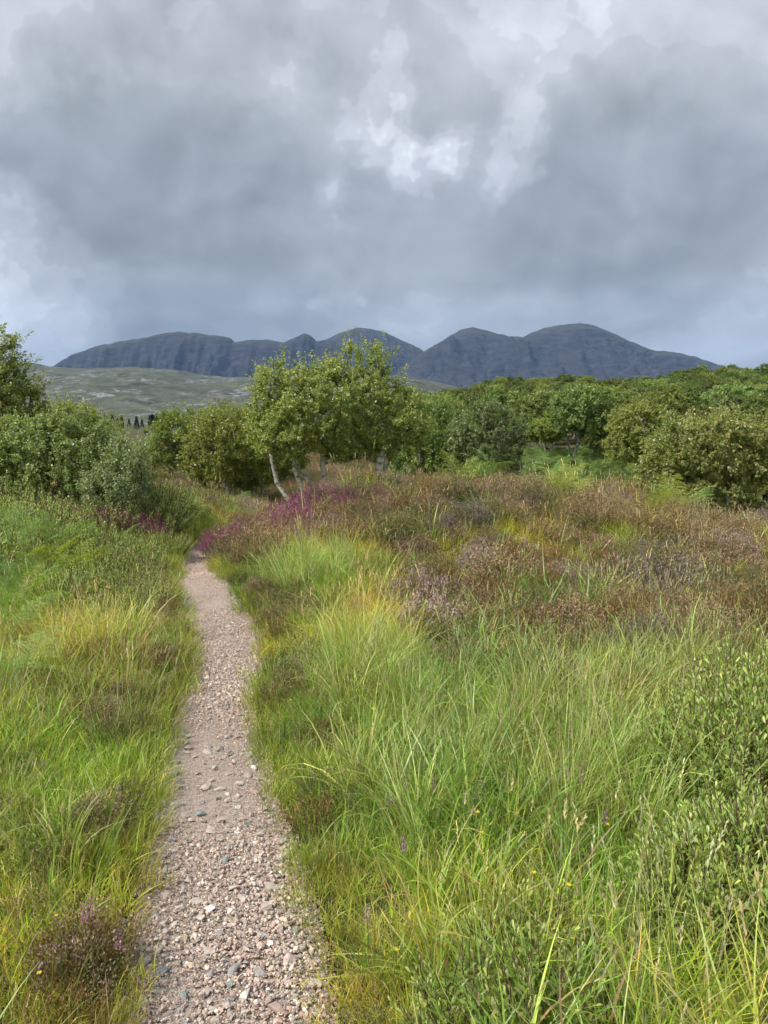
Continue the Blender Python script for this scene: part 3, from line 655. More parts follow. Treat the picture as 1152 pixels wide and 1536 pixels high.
# woodland on the low hill -----------------------------------------------------
WOOD = []
for i in range(7):
    r = np.random.default_rng(300 + i); h = 2.9 + .13 * i; sx = 1.0 + .10 * (i % 4)
    lob = [(0, 0, h * .66, sx, sx, h * .30, 3)] + [(r.uniform(-.7, .7), r.uniform(-.7, .7), h * r.uniform(.5, .8), .7, .7, .5, 1) for _ in range(4)] + ([(0, 0, h * .36, sx * .95, sx * .95, h * .22, 1.8)] if i % 2 else [])
    base = [[(0.217, 0.281, 0.067), (0.160, 0.218, 0.050), (0.288, 0.346, 0.101)], [(0.193, 0.257, 0.060), (0.144, 0.193, 0.047), (0.256, 0.322, 0.093)], [(0.232, 0.281, 0.088), (0.160, 0.210, 0.067), (0.311, 0.354, 0.134)]][i % 3]
    WOOD.append(make_tree('wood', 400 + i, lob, [((0, 0), (r.uniform(-.3, .3), r.uniform(-.3, .3), h * .85)), ((.15, .1), (.6, .4, h * .7)), ((-.1, .1), (-.6, -.3, h * .7))], 80, 8, 17, .11, .28, base, [.45, .3, .25], M_leafw, .045, .06, shell=.6, bark=np.array([.40, .37, .33])))
def woodland():
    P = []; tries = rng.random((16000, 2)); cell = {}
    for u, v in tries:
        y = 38 + (v ** .8) * 175; x = -16 + u * (.66 * y + 34)
        px = 576 + x / y * FPX
        if px > 1400: continue
        edge = 40 + 5 * math.sin(x * .35) + 3 * math.sin(x * .9 + 1)
        if y < edge or float(sstep(-14, 24, x - .04 * (y - 60))) < .22: continue
        if 44 < y < 58 and 690 < px < 760 and rng.random() < .6: continue
        sp = 2.0 + .005 * y
        k = (int(x // 4), int(y // 4)); ok = True
        for a in (-1, 0, 1):
            for b in (-1, 0, 1):
                for q in cell.get((k[0] + a, k[1] + b), ()):
                    if (q[0] - x) ** 2 + (q[1] - y) ** 2 < sp * sp: ok = False
        if ok: cell.setdefault(k, []).append((x, y)); P.append((x, y))
    P = np.array(P); Z = terrain(P[:, 0], P[:, 1]); px = 576 + P[:, 0] / P[:, 1] * FPX
    inside = (px > 560) & (px < 1175); order = np.argsort(np.where(inside, P[:, 1], 1e6)); single = set(order[:290].tolist()); rest = []
    for i in range(len(P)):
        k = int(rng.integers(7)); s = float(rng.uniform(.62, 1.3)); s *= 1.25 if (px[i] > 1010 and P[i, 1] > 120) else 1.0
        if i in single:
            lab = ('green birch at the near edge of the wood above the bracken', 'birches along the near edge of the wood') if P[i, 1] < 56 else (('birch in the dense wood covering the slope of the low hill', 'birches on the wooded slope') if P[i, 1] < 135 else ('distant birch on the wooded crest of the low hill', 'birches on the hill crest'))
            sz = 'small' if s < .85 else 'tall' if s > 1.12 else 'middling'; tone = ('yellow green', 'dark green', 'pale olive')[k % 3]
            lab = (lab[0].replace('green birch', 'birch').replace('birch', f'{sz} {tone} birch', 1), f'{sz} {tone} {lab[1]}')
            plant_tree('birch_tree', WOOD[k], (P[i, 0], P[i, 1], Z[i] - .05), float(rng.uniform(0, 6.28)), lab[0], 'tree', lab[1], s)
        else: rest.append((P[i, 0], P[i, 1], Z[i], k, s))
    if rest:
        r = np.array(rest); pr = bpy.data.collections.new('wood_tree')
        for i, (a, b, _) in enumerate(WOOD):
            e = bpy.data.objects.new(f'wood_{i:02d}', b); pr.objects.link(e)
        scatter('distant_wood', r[:, :3], rots(len(r), .02), r[:, 4], r[:, 3].astype(int), np.ones((len(r), 3)), pr, 'far birch wood running on over the low hill', 'wood')
    print('WOOD', len(P), len(rest))
woodland()
# scattered small birches on the open heath and a line of conifers below the moor hill
for i in range(46):
    y = float(rng.uniform(42, 260)); px = float(rng.uniform(-60, 400)); x = (px - 576) / FPX * y
    if y < 170 and 160 < px < 320: continue
    plant_tree('birch_tree', WOOD[int(rng.integers(7))], (x, y, float(terrain(x, y)) - .1), float(rng.uniform(0, 6.28)), 'small birch scattered on the far heath behind the left trees', 'tree', 'small birches on the far heath', float(rng.uniform(.3, .6)))
def conifer():
    g = Geo(); tube(g, [(0, 0, -.3), (0, 0, 3), (0, 0, 6.6)], [.14, .09, .02], TWIG, 6); tr = g.mesh('conifer_trunk', M_bark, True)
    g = Geo(); n = 900; h = rng.random(n) ** .8; z = .7 + 6.2 * h; r = 1.5 * (1 - h) ** .85 + .08; a = rng.uniform(0, 6.28, n); q = rng.uniform(.5, 1, n)
    P = np.column_stack([np.cos(a) * r * q, np.sin(a) * r * q, z]); D = np.column_stack([np.cos(a), np.sin(a), np.full(n, -.25)]); g.add(*kites(P - D * .25, D, rdir(n, 1.2), .75, .32, jit((.035, .062, .038), n)))
    return tr, g.mesh('conifer_crown', M_leafw)
CON = conifer()
for i in range(52):
    y = float(rng.uniform(330, 460)); px = float(rng.uniform(100, 290)); x = (px - 576) / FPX * y
    plant_tree('conifer_tree', CON, (x, y, float(terrain(x, y)) - .1), float(rng.uniform(0, 6.28)), 'dark blue green conifer in the far plantation below the rocky moor hill', 'tree', 'conifers below the moor hill', float(rng.uniform(.6, 1.25)))

# ------------------------------------------------------------------ grasses
M_grass = leafmat('grass_blade', True, .34, .45, .4); M_grass1 = leafmat('tussock_blade', False, .34, .45, .4, .16)
M_herb = leafmat('heath_leaf', True, .12, .7, .2); M_herb1 = leafmat('heath_sprig', False, .12, .7, .2, .22)
GREEN = [(0.297, 0.436, 0.05), (0.408, 0.523, 0.083), (0.22, 0.334, 0.039), (0.564, 0.581, 0.132)]; GRW = [.36, .3, .22, .12]
PALE = [(0.376, 0.467, 0.12), (0.47, 0.537, 0.18), (0.294, 0.396, 0.09), (0.541, 0.537, 0.219)]; PAW = [.35, .28, .25, .12]
STRAW = [(.52, .47, .25), (.44, .38, .19), (.58, .54, .34), (.38, .27, .15)]; STW = [.4, .25, .2, .15]
def tuft(name, n, rad, l0, l1, wd, lean, bend, cols, w, tip, mat, K=4, heads=0, bias=0.0):
    g = Geo(); a = rng.uniform(0, 6.283, n); r = rad * np.sqrt(rng.random(n)); P = np.column_stack([np.cos(a) * r, np.sin(a) * r, np.full(n, -.02)])
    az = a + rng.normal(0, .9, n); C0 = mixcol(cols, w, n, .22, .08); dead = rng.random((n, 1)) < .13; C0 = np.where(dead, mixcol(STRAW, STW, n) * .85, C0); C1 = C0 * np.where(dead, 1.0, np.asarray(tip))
    Ln = rng.uniform(l0, l1, n) * rng.uniform(.75, 1.05, n)
    g.add(*blades(P, az, np.abs(rng.normal(0, lean, n)) + bias, np.abs(rng.normal(bend, bend * .45, n)), Ln, wd * rng.uniform(.45, 1.5, n), C0, C1, K, rng.normal(0, .8, n)))
    if heads:
        h = heads; a = rng.uniform(0, 6.283, h); r = rad * np.sqrt(rng.random(h)); P = np.column_stack([np.cos(a) * r, np.sin(a) * r, np.zeros(h)])
        Ln = l1 * rng.uniform(.95, 1.5, h); C = mixcol(STRAW, STW, h); ln = np.abs(rng.normal(0, .14, h)); bd = np.abs(rng.normal(.12, .12, h))
        g.add(*blades(P, a, ln, bd, Ln, np.full(h, .0022), C * .8, C, 3))
        th = ln + bd; e = P + np.column_stack([np.cos(a) * np.sin(ln + bd * .45), np.sin(a) * np.sin(ln + bd * .45), np.cos(ln + bd * .45)]) * (Ln * .985)[:, None]
        D = np.column_stack([np.cos(a) * np.sin(th), np.sin(a) * np.sin(th), np.cos(th)]); hl = rng.uniform(.05, .11, h)
        for k in range(14):                                                 # spikelets along the flower head
            f = k / 13; q = unit(D + rdir(h) * .38); g.add(*kites(e + D * (hl * (f - .55))[:, None], q, rdir(h), .019, .0055, C * rng.uniform(.9, 1.25)))
    return g.mesh(name, mat)
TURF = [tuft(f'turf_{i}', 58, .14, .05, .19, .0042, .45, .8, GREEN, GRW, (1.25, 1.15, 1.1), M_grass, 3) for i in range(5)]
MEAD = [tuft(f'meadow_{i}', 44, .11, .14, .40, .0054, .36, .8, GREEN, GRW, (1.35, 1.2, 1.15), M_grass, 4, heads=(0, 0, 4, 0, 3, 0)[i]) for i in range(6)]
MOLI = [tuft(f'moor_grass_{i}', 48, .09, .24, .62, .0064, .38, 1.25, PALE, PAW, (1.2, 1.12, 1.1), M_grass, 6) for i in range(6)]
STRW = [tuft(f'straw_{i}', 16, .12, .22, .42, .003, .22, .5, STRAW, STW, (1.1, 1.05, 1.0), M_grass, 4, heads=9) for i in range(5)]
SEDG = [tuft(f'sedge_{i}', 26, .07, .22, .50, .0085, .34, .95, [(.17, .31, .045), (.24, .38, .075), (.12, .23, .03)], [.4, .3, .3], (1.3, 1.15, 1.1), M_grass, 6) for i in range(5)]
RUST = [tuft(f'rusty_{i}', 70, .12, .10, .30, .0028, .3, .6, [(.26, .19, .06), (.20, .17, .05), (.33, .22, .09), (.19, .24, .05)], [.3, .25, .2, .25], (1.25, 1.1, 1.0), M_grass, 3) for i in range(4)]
C_sedge, C_rust = proto_collection('sedge_tuft', SEDG), proto_collection('rusty_tuft', RUST)
C_turf, C_mead, C_moli, C_straw = proto_collection('turf_tuft', TURF), proto_collection('meadow_tuft', MEAD), proto_collection('moorgrass_tuft', MOLI), proto_collection('straw_tuft', STRW)

# ------------------------------------------------------------------ heather, ferns, bog myrtle
def sprigs(n, rad, hgt, cols, w, tipcols, tw, frac=.4, dens=26, dome=.5, leaf=(.013, .0042), mat=None, spread=.5):
    """upright heather shoots set with needle leaves; returns stems, foliage and flower geometry"""
    gs, gf, gt = Geo(), Geo(), Geo(); a = rng.uniform(0, 6.283, n); q = np.sqrt(rng.random(n)); r = rad * q
    base = np.column_stack([np.cos(a) * r * .6, np.sin(a) * r * .6, np.full(n, -.03)]); H = hgt * (1 - dome * q ** 2) * rng.uniform(.72, 1.15, n)
    lean = np.column_stack([np.cos(a) * q * spread, np.sin(a) * q * spread, np.ones(n)]) + rng.normal(0, .13, (n, 3)); D = unit(lean); tip = base + D * H[:, None]
    S = unit(np.cross(D, np.array([.4, .3, 1.]))) * .0022
    gs.add(np.stack([base - S, base + S, tip], 1).reshape(-1, 3), np.arange(n * 3).reshape(n, 3), (.075, .048, .032))
    i = np.repeat(np.arange(n), dens); m = len(i); t = .25 + .75 * rng.random(m) ** .7; off = rng.normal(0, 1, (m, 3)) * (.010 + .018 * (1 - t))[:, None]
    P = base[i] + D[i] * (H[i] * t)[:, None] + off; Q = unit(D[i] + rdir(m) * .75)
    ft = t > 1 - frac * rng.uniform(.3, 1.2, n)[i]; ls = rng.uniform(.7, 1.4, m)
    cv = jit((1, 1, 1), n, .14, .05)[i]; Nn = rdir(m)
    c1 = mixcol(cols, w, m, .16) * cv; c2 = mixcol(tipcols, tw, m, .16) * cv
    f = ~ft; gf.add(*kites(P[f], Q[f], Nn[f], leaf[0] * ls[f], leaf[1] * ls[f], c1[f]))
    if ft.any(): gt.add(*kites(P[ft], Q[ft], Nn[ft], leaf[0] * .9 * ls[ft], leaf[1] * 1.5 * ls[ft], c2[ft]))
    return gs, gf, gt
LING = [(.185, .165, .062), (.23, .18, .085), (.155, .185, .058), (.29, .225, .115)]; LGW = [.34, .28, .2, .18]
LT = [(.37, .255, .14), (.43, .31, .20), (.30, .21, .10), (.46, .32, .26)]; LTW = [.38, .25, .28, .09]
HEATH = {'brown': dict(cols=LING, w=LGW, tipcols=LT, tw=LTW, frac=.42), 'green': dict(cols=[(.13, .165, .045), (.17, .19, .06), (.10, .13, .035)], w=[.4, .3, .3], tipcols=[(.20, .19, .08), (.25, .19, .10)], tw=[.6, .4], frac=.25),
    'pink': dict(cols=LING, w=LGW, tipcols=[(.45, .31, .34), (.38, .27, .24), (.50, .36, .40)], tw=[.35, .40, .25], frac=.36),
    'grey': dict(cols=[(.17, .14, .12), (.22, .19, .165), (.14, .11, .085)], w=[.4, .3, .3], tipcols=[(.27, .23, .21), (.22, .17, .145)], tw=[.6, .4], frac=.4),
    'rust': dict(cols=[(.20, .155, .05), (.16, .135, .045), (.25, .18, .06)], w=[.4, .3, .3], tipcols=[(.29, .185, .07), (.24, .14, .06)], tw=[.6, .4], frac=.45),
    'magenta': dict(cols=[(.10, .12, .04), (.13, .10, .045)], w=[.5, .5], tipcols=[(.33, .085, .21), (.26, .07, .155), (.42, .16, .29), (.38, .14, .17), (.22, .12, .08)], tw=[.32, .24, .18, .12, .14], frac=.60)}
HP = {}
for k, kw in HEATH.items():
    HP[k] = []
    for i in range(3):
        gs, gf, gt = sprigs(125, .24, .34, dens=30, **kw); HP[k].append((gs.mesh(f'{k}_stem', M_herb1), gf.mesh(f'{k}_foliage', M_herb1), gt.mesh(f'{k}_flower', M_herb1)))
HS = []                                                                      # the same plants, in one mesh each, for the closed heather carpet
for k in ('brown', 'green', 'pink', 'grey', 'rust'):
    for i in range(2):
        gs, gf, gt = sprigs(70, .20, .27, **HEATH[k]); g = Geo()
        for q in (gs, gf, gt):
            for V, C in zip(q.V, q.C): g.add(V, np.arange(len(V)).reshape(-1, 3 if q is gs else 4), C)
        HS.append(g.mesh(f'carpet_{k}', M_herb))
C_heath = proto_collection('heather_plant', HS)
def heather(kind, P, label, group, s=1.0, name='heather_bush'):
    m = HP[kind][int(rng.integers(3))]; e = empty(name, P, float(rng.uniform(0, 6.28)), s); e.rotation_euler = (float(rng.normal(0, .08)), float(rng.normal(0, .08)), e.rotation_euler[2]); tag(e, label, 'heather', group)
    for nm, me in zip(('stems', 'foliage', 'flowers'), m): obj(nm, me, e)
    return e

def frond_mesh(name, Lf, cols, seed, arch=1.0, npin=12):
    global rng
    keep = rng; rng = np.random.default_rng(seed); g = Geo(); K = 24; t = np.linspace(0, 1, K); th = .18 + arch * 1.15 * t ** 1.6; ds = Lf / (K - 1)
    x = np.concatenate([[0], np.cumsum(np.sin(th[1:]) * ds)]); z = np.concatenate([[0], np.cumsum(np.cos(th[1:]) * ds)]); R_ = np.column_stack([x, np.zeros(K), z])
    c0 = np.asarray(cols[0]) * 1.1; tube(g, R_, np.linspace(.004, .0012, K), c0, 4)
    for i in range(npin):
        f = .36 + .62 * (i / (npin - 1)) ** .9; p = np.array([np.interp(f, t, x), 0, np.interp(f, t, z)]); a = np.interp(f, t, th); T = np.array([math.sin(a), 0, math.cos(a)]); Nn = np.array([-math.cos(a), 0, math.sin(a)])
        pl = Lf * .40 * (1 - ((f - .36) / .66)) ** .85 + .012
        for sd in (-1, 1):
            D = unit(np.array([0, sd, 0]) + T * .38 + rng.normal(0, .05, 3)); m = max(4, int(pl / .0105)); u = (np.arange(m) + .5) / m
            droop = -.22 * pl * u ** 2; Q = p + D * (pl * u)[:, None] + np.array([0, 0, 1.]) * droop[:, None]
            pin = (.034 * Lf * (1 - u) ** .6 + .004) * (.55 + .45 * pl / (Lf * .4))
            cc = mixcol(cols, [1] * len(cols), m, .1, .04)
            for s2 in (-1, 1):
                E = unit(np.cross(Nn, D) * s2 + D * .35); NN = unit(Nn + rng.normal(0, .22, (m, 3))); g.add(*kites(Q, np.broadcast_to(E, (m, 3)), NN, pin, np.full(m, .0062), cc))
    me = g.mesh(name, M_fern); rng = keep; return me
FERN = [(.22, .34, .09), (.29, .41, .13), (.17, .28, .07)]; FERNY = [(.30, .36, .055), (.36, .40, .08), (.25, .31, .05)]
FR = {'green': [frond_mesh(f'frond_green_{i}', .62, FERN, 600 + i, .85 + .12 * i) for i in range(4)], 'yellow': [frond_mesh(f'frond_yellow_{i}', .55, FERNY, 620 + i, .7 + .2 * i) for i in range(3)]}
def fern(P, n, s, kind, label, group=None, face=None):
    e = empty('bracken_fern', P, float(rng.uniform(0, 6.28)) if face is None else face, s); tag(e, label, 'fern', group)
    for i in range(n):
        f = obj('frond', FR[kind][int(rng.integers(len(FR[kind])))], e); f.rotation_euler = (float(rng.normal(0, .15)), float(rng.normal(.05, .18)), i / n * 6.28 * .8 + float(rng.normal(0, .4))); k = float(rng.uniform(.75, 1.15)); f.scale = (k, k, k)
        f.location = (float(rng.normal(0, .05)), float(rng.normal(0, .05)), -.02)
    return e

def myrtle(n, rad, hgt, cols, w, seed, leaf=.042, per=22, fan=.62):
    global rng
    keep = rng; rng = np.random.default_rng(seed); gs, gl = Geo(), Geo(); a = rng.uniform(0, 6.283, n); q = np.sqrt(rng.random(n))
    base = np.column_stack([np.cos(a) * rad * q * .55, np.sin(a) * rad * q * .55, np.full(n, -.03)]); D = unit(np.column_stack([np.cos(a) * q * fan, np.sin(a) * q * fan, np.ones(n)]) + rng.normal(0, .16, (n, 3))); H = hgt * (1 - .45 * q ** 2) * rng.uniform(.7, 1.12, n)
    for b, d, h in zip(base, D, H):
        mid = b + d * h * .5 + rng.normal(0, .02, 3); tube(gs, [b, mid, b + d * h + np.array([0, 0, .03])], [.0035, .0026, .0012], (.14, .075, .045), 4)
    i = np.repeat(np.arange(n), per); m = len(i); t = np.tile(np.linspace(.22, 1.0, per), n); ph = np.tile(np.arange(per) * 2.4, n) + a[i]
    side = np.column_stack([np.cos(ph), np.sin(ph), np.zeros(m)]); P = base[i] + D[i] * (H[i] * t)[:, None] + side * .003 + rng.normal(0, .004, (m, 3))
    Q = unit(D[i] * (.55 + .9 * t ** 3)[:, None] + side * .85 + rng.normal(0, .18, (m, 3))); Nn = unit(np.cross(np.cross(Q, D[i]), Q) + rng.normal(0, .25, (m, 3)))
    Ln = leaf * rng.uniform(.65, 1.15, m) * (1 - .35 * t ** 6); S = unit(np.cross(Q, Nn)); Wd = Ln * .32; C = mixcol(cols, w, m, .14, .05) * (1 + .45 * t ** 5)[:, None] * jit((1, 1, 1), n, .1, .03)[i]
    fold = Nn * (Wd * .22)[:, None]
    v = np.stack([P, P + Q * (Ln * .5)[:, None] + S * (Wd * .42)[:, None] + fold, P + Q * (Ln * .78)[:, None] + S * (Wd * .5)[:, None] + fold, P + Q * Ln[:, None], P + Q * (Ln * .78)[:, None] - S * (Wd * .5)[:, None] + fold, P + Q * (Ln * .5)[:, None] - S * (Wd * .42)[:, None] + fold, P + Q * (Ln * .6)[:, None]], 1)
    o = np.arange(m)[:, None] * 7; F = np.concatenate([o + np.array([[0, 1, 2, 6]]), o + np.array([[6, 2, 3, 3]])[:, :4] * 1, o + np.array([[0, 6, 4, 5]])])
    F4 = np.concatenate([o + np.array([[0, 1, 2, 6]]), o + np.array([[0, 6, 4, 5]])]); F3 = np.concatenate([o + np.array([[6, 2, 3]]), o + np.array([[6, 3, 4]])])
    gl.add(v.reshape(-1, 3), F4, np.repeat(C, 7, 0)); gl.F.setdefault(3, []).append(F3)
    r = gs.mesh('myrtle_stems', M_bark, True), gl.mesh('myrtle_leaves', M_leaf); rng = keep; return r
MYR = [(0.312, 0.4, 0.109), (0.237, 0.319, 0.081), (0.413, 0.488, 0.161), (0.525, 0.575, 0.172)]; MYW = [.38, .28, .22, .12]
MY = [myrtle(150, .36, .46, MYR, MYW, 700 + i, .044, 30) for i in range(4)]; MYS = [myrtle(60, .26, .38, MYR, MYW, 710 + i, .042, 22) for i in range(3)]
MYD = [myrtle(150, .38, .42, [(.27, .34, .095), (.20, .27, .07), (.36, .42, .13), (.44, .49, .16)], [.4, .3, .2, .1], 720 + i, .034, 26, 1.0) for i in range(3)]
def bush(P, meshes, s, label, group=None, name='bog_myrtle_bush'):
    e = empty(name, P, float(rng.uniform(0, 6.28)), s); tag(e, label, 'bush', group); obj('stems', meshes[0], e); obj('leaves', meshes[1], e); return e

# ------------------------------------------------------------------ where things grow
HE_POLY = pxpoly([(398, 752), (338, 800), (322, 842), (352, 868), (450, 846), (560, 842), (620, 900), (630, 1000), (760, 1010), (860, 985), (1000, 1010), (1240, 1040), (1260, 800), (1152, 792), (1010, 772), (930, 744), (870, 722)])
BACK = np.array([(4.5, 12.6), (3.0, 13.2), (0.0, 13.0), (-1.6, 12.2), (-2.0, 11.0)]); HE_POLY = np.vstack([HE_POLY, BACK])
VAL_POLY = pxpoly([(400, 742), (250, 770), (205, 740), (190, 700), (190, 668), (262, 668), (300, 722), (400, 728)])
PINKISH = [(352, 826, .32), (395, 790, .35), (440, 760, .4), (470, 785, .3), (372, 842, .2)]
def f_heather(P):
    n = fbm(P[:, 0] * 1.1, P[:, 1] * 1.1, 55, 4); Q = P + np.column_stack([n * .35, n * .75])
    return np.maximum(inpoly(Q, HE_POLY) * 1.0, .75 * (patch(P, [(760, 1040, .35), (900, 1060, .35), (1060, 1060, .4), (500, 930, .3), (430, 930, .2), (850, 1180, .22)]) > .5))
TUSS = [(520, 1000, .55), (585, 1060, .45), (440, 870, .5), (500, 840, .35), (330, 1090, .3), (830, 1060, .5), (930, 1060, .5), (740, 1060, .45), (1010, 1000, .5), (690, 1150, .4), (900, 1150, .45), (160, 960, .6)]
STRAWS = [(230, 880, .28), (170, 1000, .4), (200, 1030, .4), (110, 1080, .4), (250, 980, .3), (300, 800, .7), (330, 780, .7), (1090, 1000, .5), (1000, 950, .5), (900, 770, .4)]
DARKS = [(400, 905, .28), (425, 945, .22), (350, 885, .18), (395, 1050, .14), (410, 1140, .12), (150, 920, .35), (230, 925, .3), (235, 1010, .25), (200, 1090, .25), (230, 1350, .13), (120, 1460, .14), (190, 1490, .12)]
CLEAR = [(1090, 1180, .34), (1150, 1150, .38), (1040, 1150, .26), (1140, 1100, .3), (1070, 1380, .36), (1140, 1350, .4), (1010, 1420, .18), (1120, 1440, .24), (760, 1470, .15), (700, 1560, .16), (800, 1560, .18), (60, 830, .9), (130, 830, .6), (200, 830, .5), (190, 905, .35), (20, 905, .5), (70, 890, .4), (-20, 950, .4), (15, 1045, .2)]
def f_clear(P): return patch(P, CLEAR)
def f_left(P): return sstep(-2.1, -2.6, P[:, 0]) * sstep(6.2, 7.0, P[:, 1]) * (1 - sstep(12, 14, P[:, 1]))
def f_tuss(P): return patch(P, TUSS)
def f_straw(P): return patch(P, STRAWS)
def f_dark(P): return patch(P, DARKS)
def gtint(P, base=(1, 1, 1)):
    """species mixture: lush, yellowish and rusty patches of sward"""
    a = fbm(P[:, 0] * .9 + 4, P[:, 1] * .9, 61, 3)[:, None]; b = fbm(P[:, 0] * 1.7, P[:, 1] * 1.7 + 8, 63, 3)[:, None]
    c = np.ones((len(P), 3)) * base
    c = c * (1 + np.clip(a, 0, 1) * (np.array([1.7, 1.25, 1.0]) - 1) + np.clip(-a, 0, 1) * (np.array([.6, .8, .75]) - 1) * 1.5)
    c = c * (1 + np.clip(b - .15, 0, 1) * (np.array([1.5, .8, .8]) - 1))
    v = (1 - sstep(.02, .40, path_sd(P[:, 0], P[:, 1])))[:, None]                # drier, trampled species next to the path
    c = c * (1 + v * (np.array([1.0, .90, .95]) - 1)) * (1 - .12 * v)
    return np.clip(c * (1 + rng.normal(0, .16, (len(P), 1))), .05, 1.8)
def keepout(P, r=0.0): return path_sd(P[:, 0], P[:, 1]) > r

# short turf under everything
P = wedge(34000, .9, 17, .66, .35); sd = path_sd(P[:, 0], P[:, 1]) + .05 * fbm(P[:, 0] * 4, P[:, 1] * 4, 44, 2); P = P[sd > .005]; h = f_heather(P); P = P[rng.random(len(P)) < 1 - .6 * h]; n = len(P)
scatter('short_grass', lift(P), rots(n, .15), rng.uniform(.75, 1.2, n) * np.clip(.72 + .05 * P[:, 1], .7, 1.4) * np.clip(.62 + path_sd(P[:, 0], P[:, 1]) * 2, .6, 1), rng.integers(0, 5, n), gtint(P), C_turf, 'short green grass beneath the taller tufts and along the path edges', 'grass')
# meadow grass
P = wedge(16500, .9, 16, .66, .45); sd = path_sd(P[:, 0], P[:, 1]); h = f_heather(P); dk = f_dark(P)
k = (sd > .05) & (rng.random(len(P)) < (1 - .85 * f_clear(P)) * (1 - .8 * f_left(P)) * (1 - .70 * h) * (1 - .6 * dk) * np.clip(.15 + sd * 1.6, .1, 1) * (1 - .6 * sstep(.02, .38, fbm(P[:, 0] * 1.4 + 31, P[:, 1] * 1.4, 73, 3)))); P = P[k]; sd = sd[k]; n = len(P)
scatter('meadow_grass', lift(P), rots(n, .14), rng.uniform(.6, 1.05, n) * np.clip(.40 + sd * .75, .40, 1.0) * (.62 + .5 * sstep(-.35, .35, fbm(P[:, 0] * 2.6, P[:, 1] * 2.6, 95, 2))), rng.integers(0, 6, n), gtint(P), C_mead, 'mid height meadow grass on both sides of the path', 'grass')
# pale arching moor grass
P = wedge(8500, 1.1, 13, .64, .5); sd = path_sd(P[:, 0], P[:, 1]); tu = f_tuss(P); px_, py_ = wpix(P[:, 0], P[:, 1], terrain(P[:, 0], P[:, 1])); h = f_heather(P)
cl = sstep(-.15, .35, fbm(P[:, 0] * 1.9 + 2, P[:, 1] * 1.9, 67, 2)); right = sstep(430, 620, px_) * sstep(900, 980, py_); w = np.maximum(tu * .8, np.maximum(right * .42 * cl, .05)) * (1 - .45 * h * (1 - tu))
k = (sd > .30) & (rng.random(len(P)) < w * (1 - .9 * f_clear(P)) * (1 - .85 * f_left(P) * (1 - patch(P, [(235, 885, .35)])))); P = P[k]; n = len(P)
ro = rots(n, .26); scatter('moor_grass', lift(P), ro, rng.uniform(.5, 1.05, n), rng.integers(0, 6, n), np.clip(gtint(P) * .95, 0, 1.4), C_moli, 'pale arching moor grass blades between the heather and the path', 'grass')
# broad green sedge, mostly in the wet right foreground
P = wedge(7000, 1.0, 8, .62, .4); sd = path_sd(P[:, 0], P[:, 1]); px_, py_ = wpix(P[:, 0], P[:, 1], terrain(P[:, 0], P[:, 1])); cl = sstep(-.25, .25, fbm(P[:, 0] * 1.5 + 9, P[:, 1] * 1.5, 69, 2))
w = np.maximum(.55 * cl * sstep(430, 620, px_) * sstep(1000, 1200, py_), .28 * cl); k = (sd > .14) & (rng.random(len(P)) < w * (1 - .5 * f_clear(P))); P = P[k]; n = len(P)
scatter('sedge', lift(P), rots(n, .16), rng.uniform(.6, 1.05, n) * np.clip(.5 + 1.2 * path_sd(P[:, 0], P[:, 1]), .5, 1), rng.integers(0, 5, n), np.clip(gtint(P), 0, 1.35), C_sedge, 'broad bright green sedge blades in the wet ground right of the path', 'grass')
# thin rusty grass in patches
P = wedge(11500, 1.0, 10, .62, .5); sd = path_sd(P[:, 0], P[:, 1]); rp_ = sstep(.02, .38, fbm(P[:, 0] * 1.4 + 31, P[:, 1] * 1.4, 73, 3)); k = (sd > .03) & (rng.random(len(P)) < np.maximum(rp_ * .6, .22 * (1 - sstep(.05, .35, sd)))); P = P[k]; n = len(P)
scatter('rusty_grass', lift(P), rots(n, .14), rng.uniform(.7, 1.2, n) * np.clip(.6 + path_sd(P[:, 0], P[:, 1]), .6, 1), rng.integers(0, 4, n), jit((1, 1, 1), n, .12, .04), C_rust, 'thin rusty brown grass in patches of the sward', 'grass')
# dry flowering stems
P = wedge(6200, 1.3, 17, .64, .6); sd = path_sd(P[:, 0], P[:, 1]); st = f_straw(P); w = np.maximum(st * .6, .035)
k = (sd > .12) & (rng.random(len(P)) < w * (1 - .9 * f_clear(P)) * (1 - .85 * f_left(P) * (1 - patch(P, [(235, 885, .35)])))); P = P[k]; n = len(P)
scatter('dry_grass', lift(P), rots(n, .10), rng.uniform(.5, .9, n), rng.integers(0, 5, n), np.clip(gtint(P) * .3 + .7, 0, 1.25), C_straw, 'straw coloured flowering grass stems with seed heads', 'grass')
# closed heather carpet
P = wedge(11000, 3.5, 14, .66, .9); h = f_heather(P); k = (rng.random(len(P)) < h * .55) & keepout(P, .12); P = P[k]; n = len(P)
kn = fbm(P[:, 0] * 1.1, P[:, 1] * 1.1, 71, 3) + rng.normal(0, .25, n); kind = np.select([kn < -.52, kn < -.14, kn < .20, kn < .58], [6, 2, 0, 8], 4) + rng.integers(0, 2, n)
scatter('heather_carpet', lift(P), rots(n, .12), rng.uniform(.7, 1.15, n), kind, jit((1, 1, 1), n, .12, .03), C_heath, 'low brown heather carpet covering the rounded mound', 'heather')
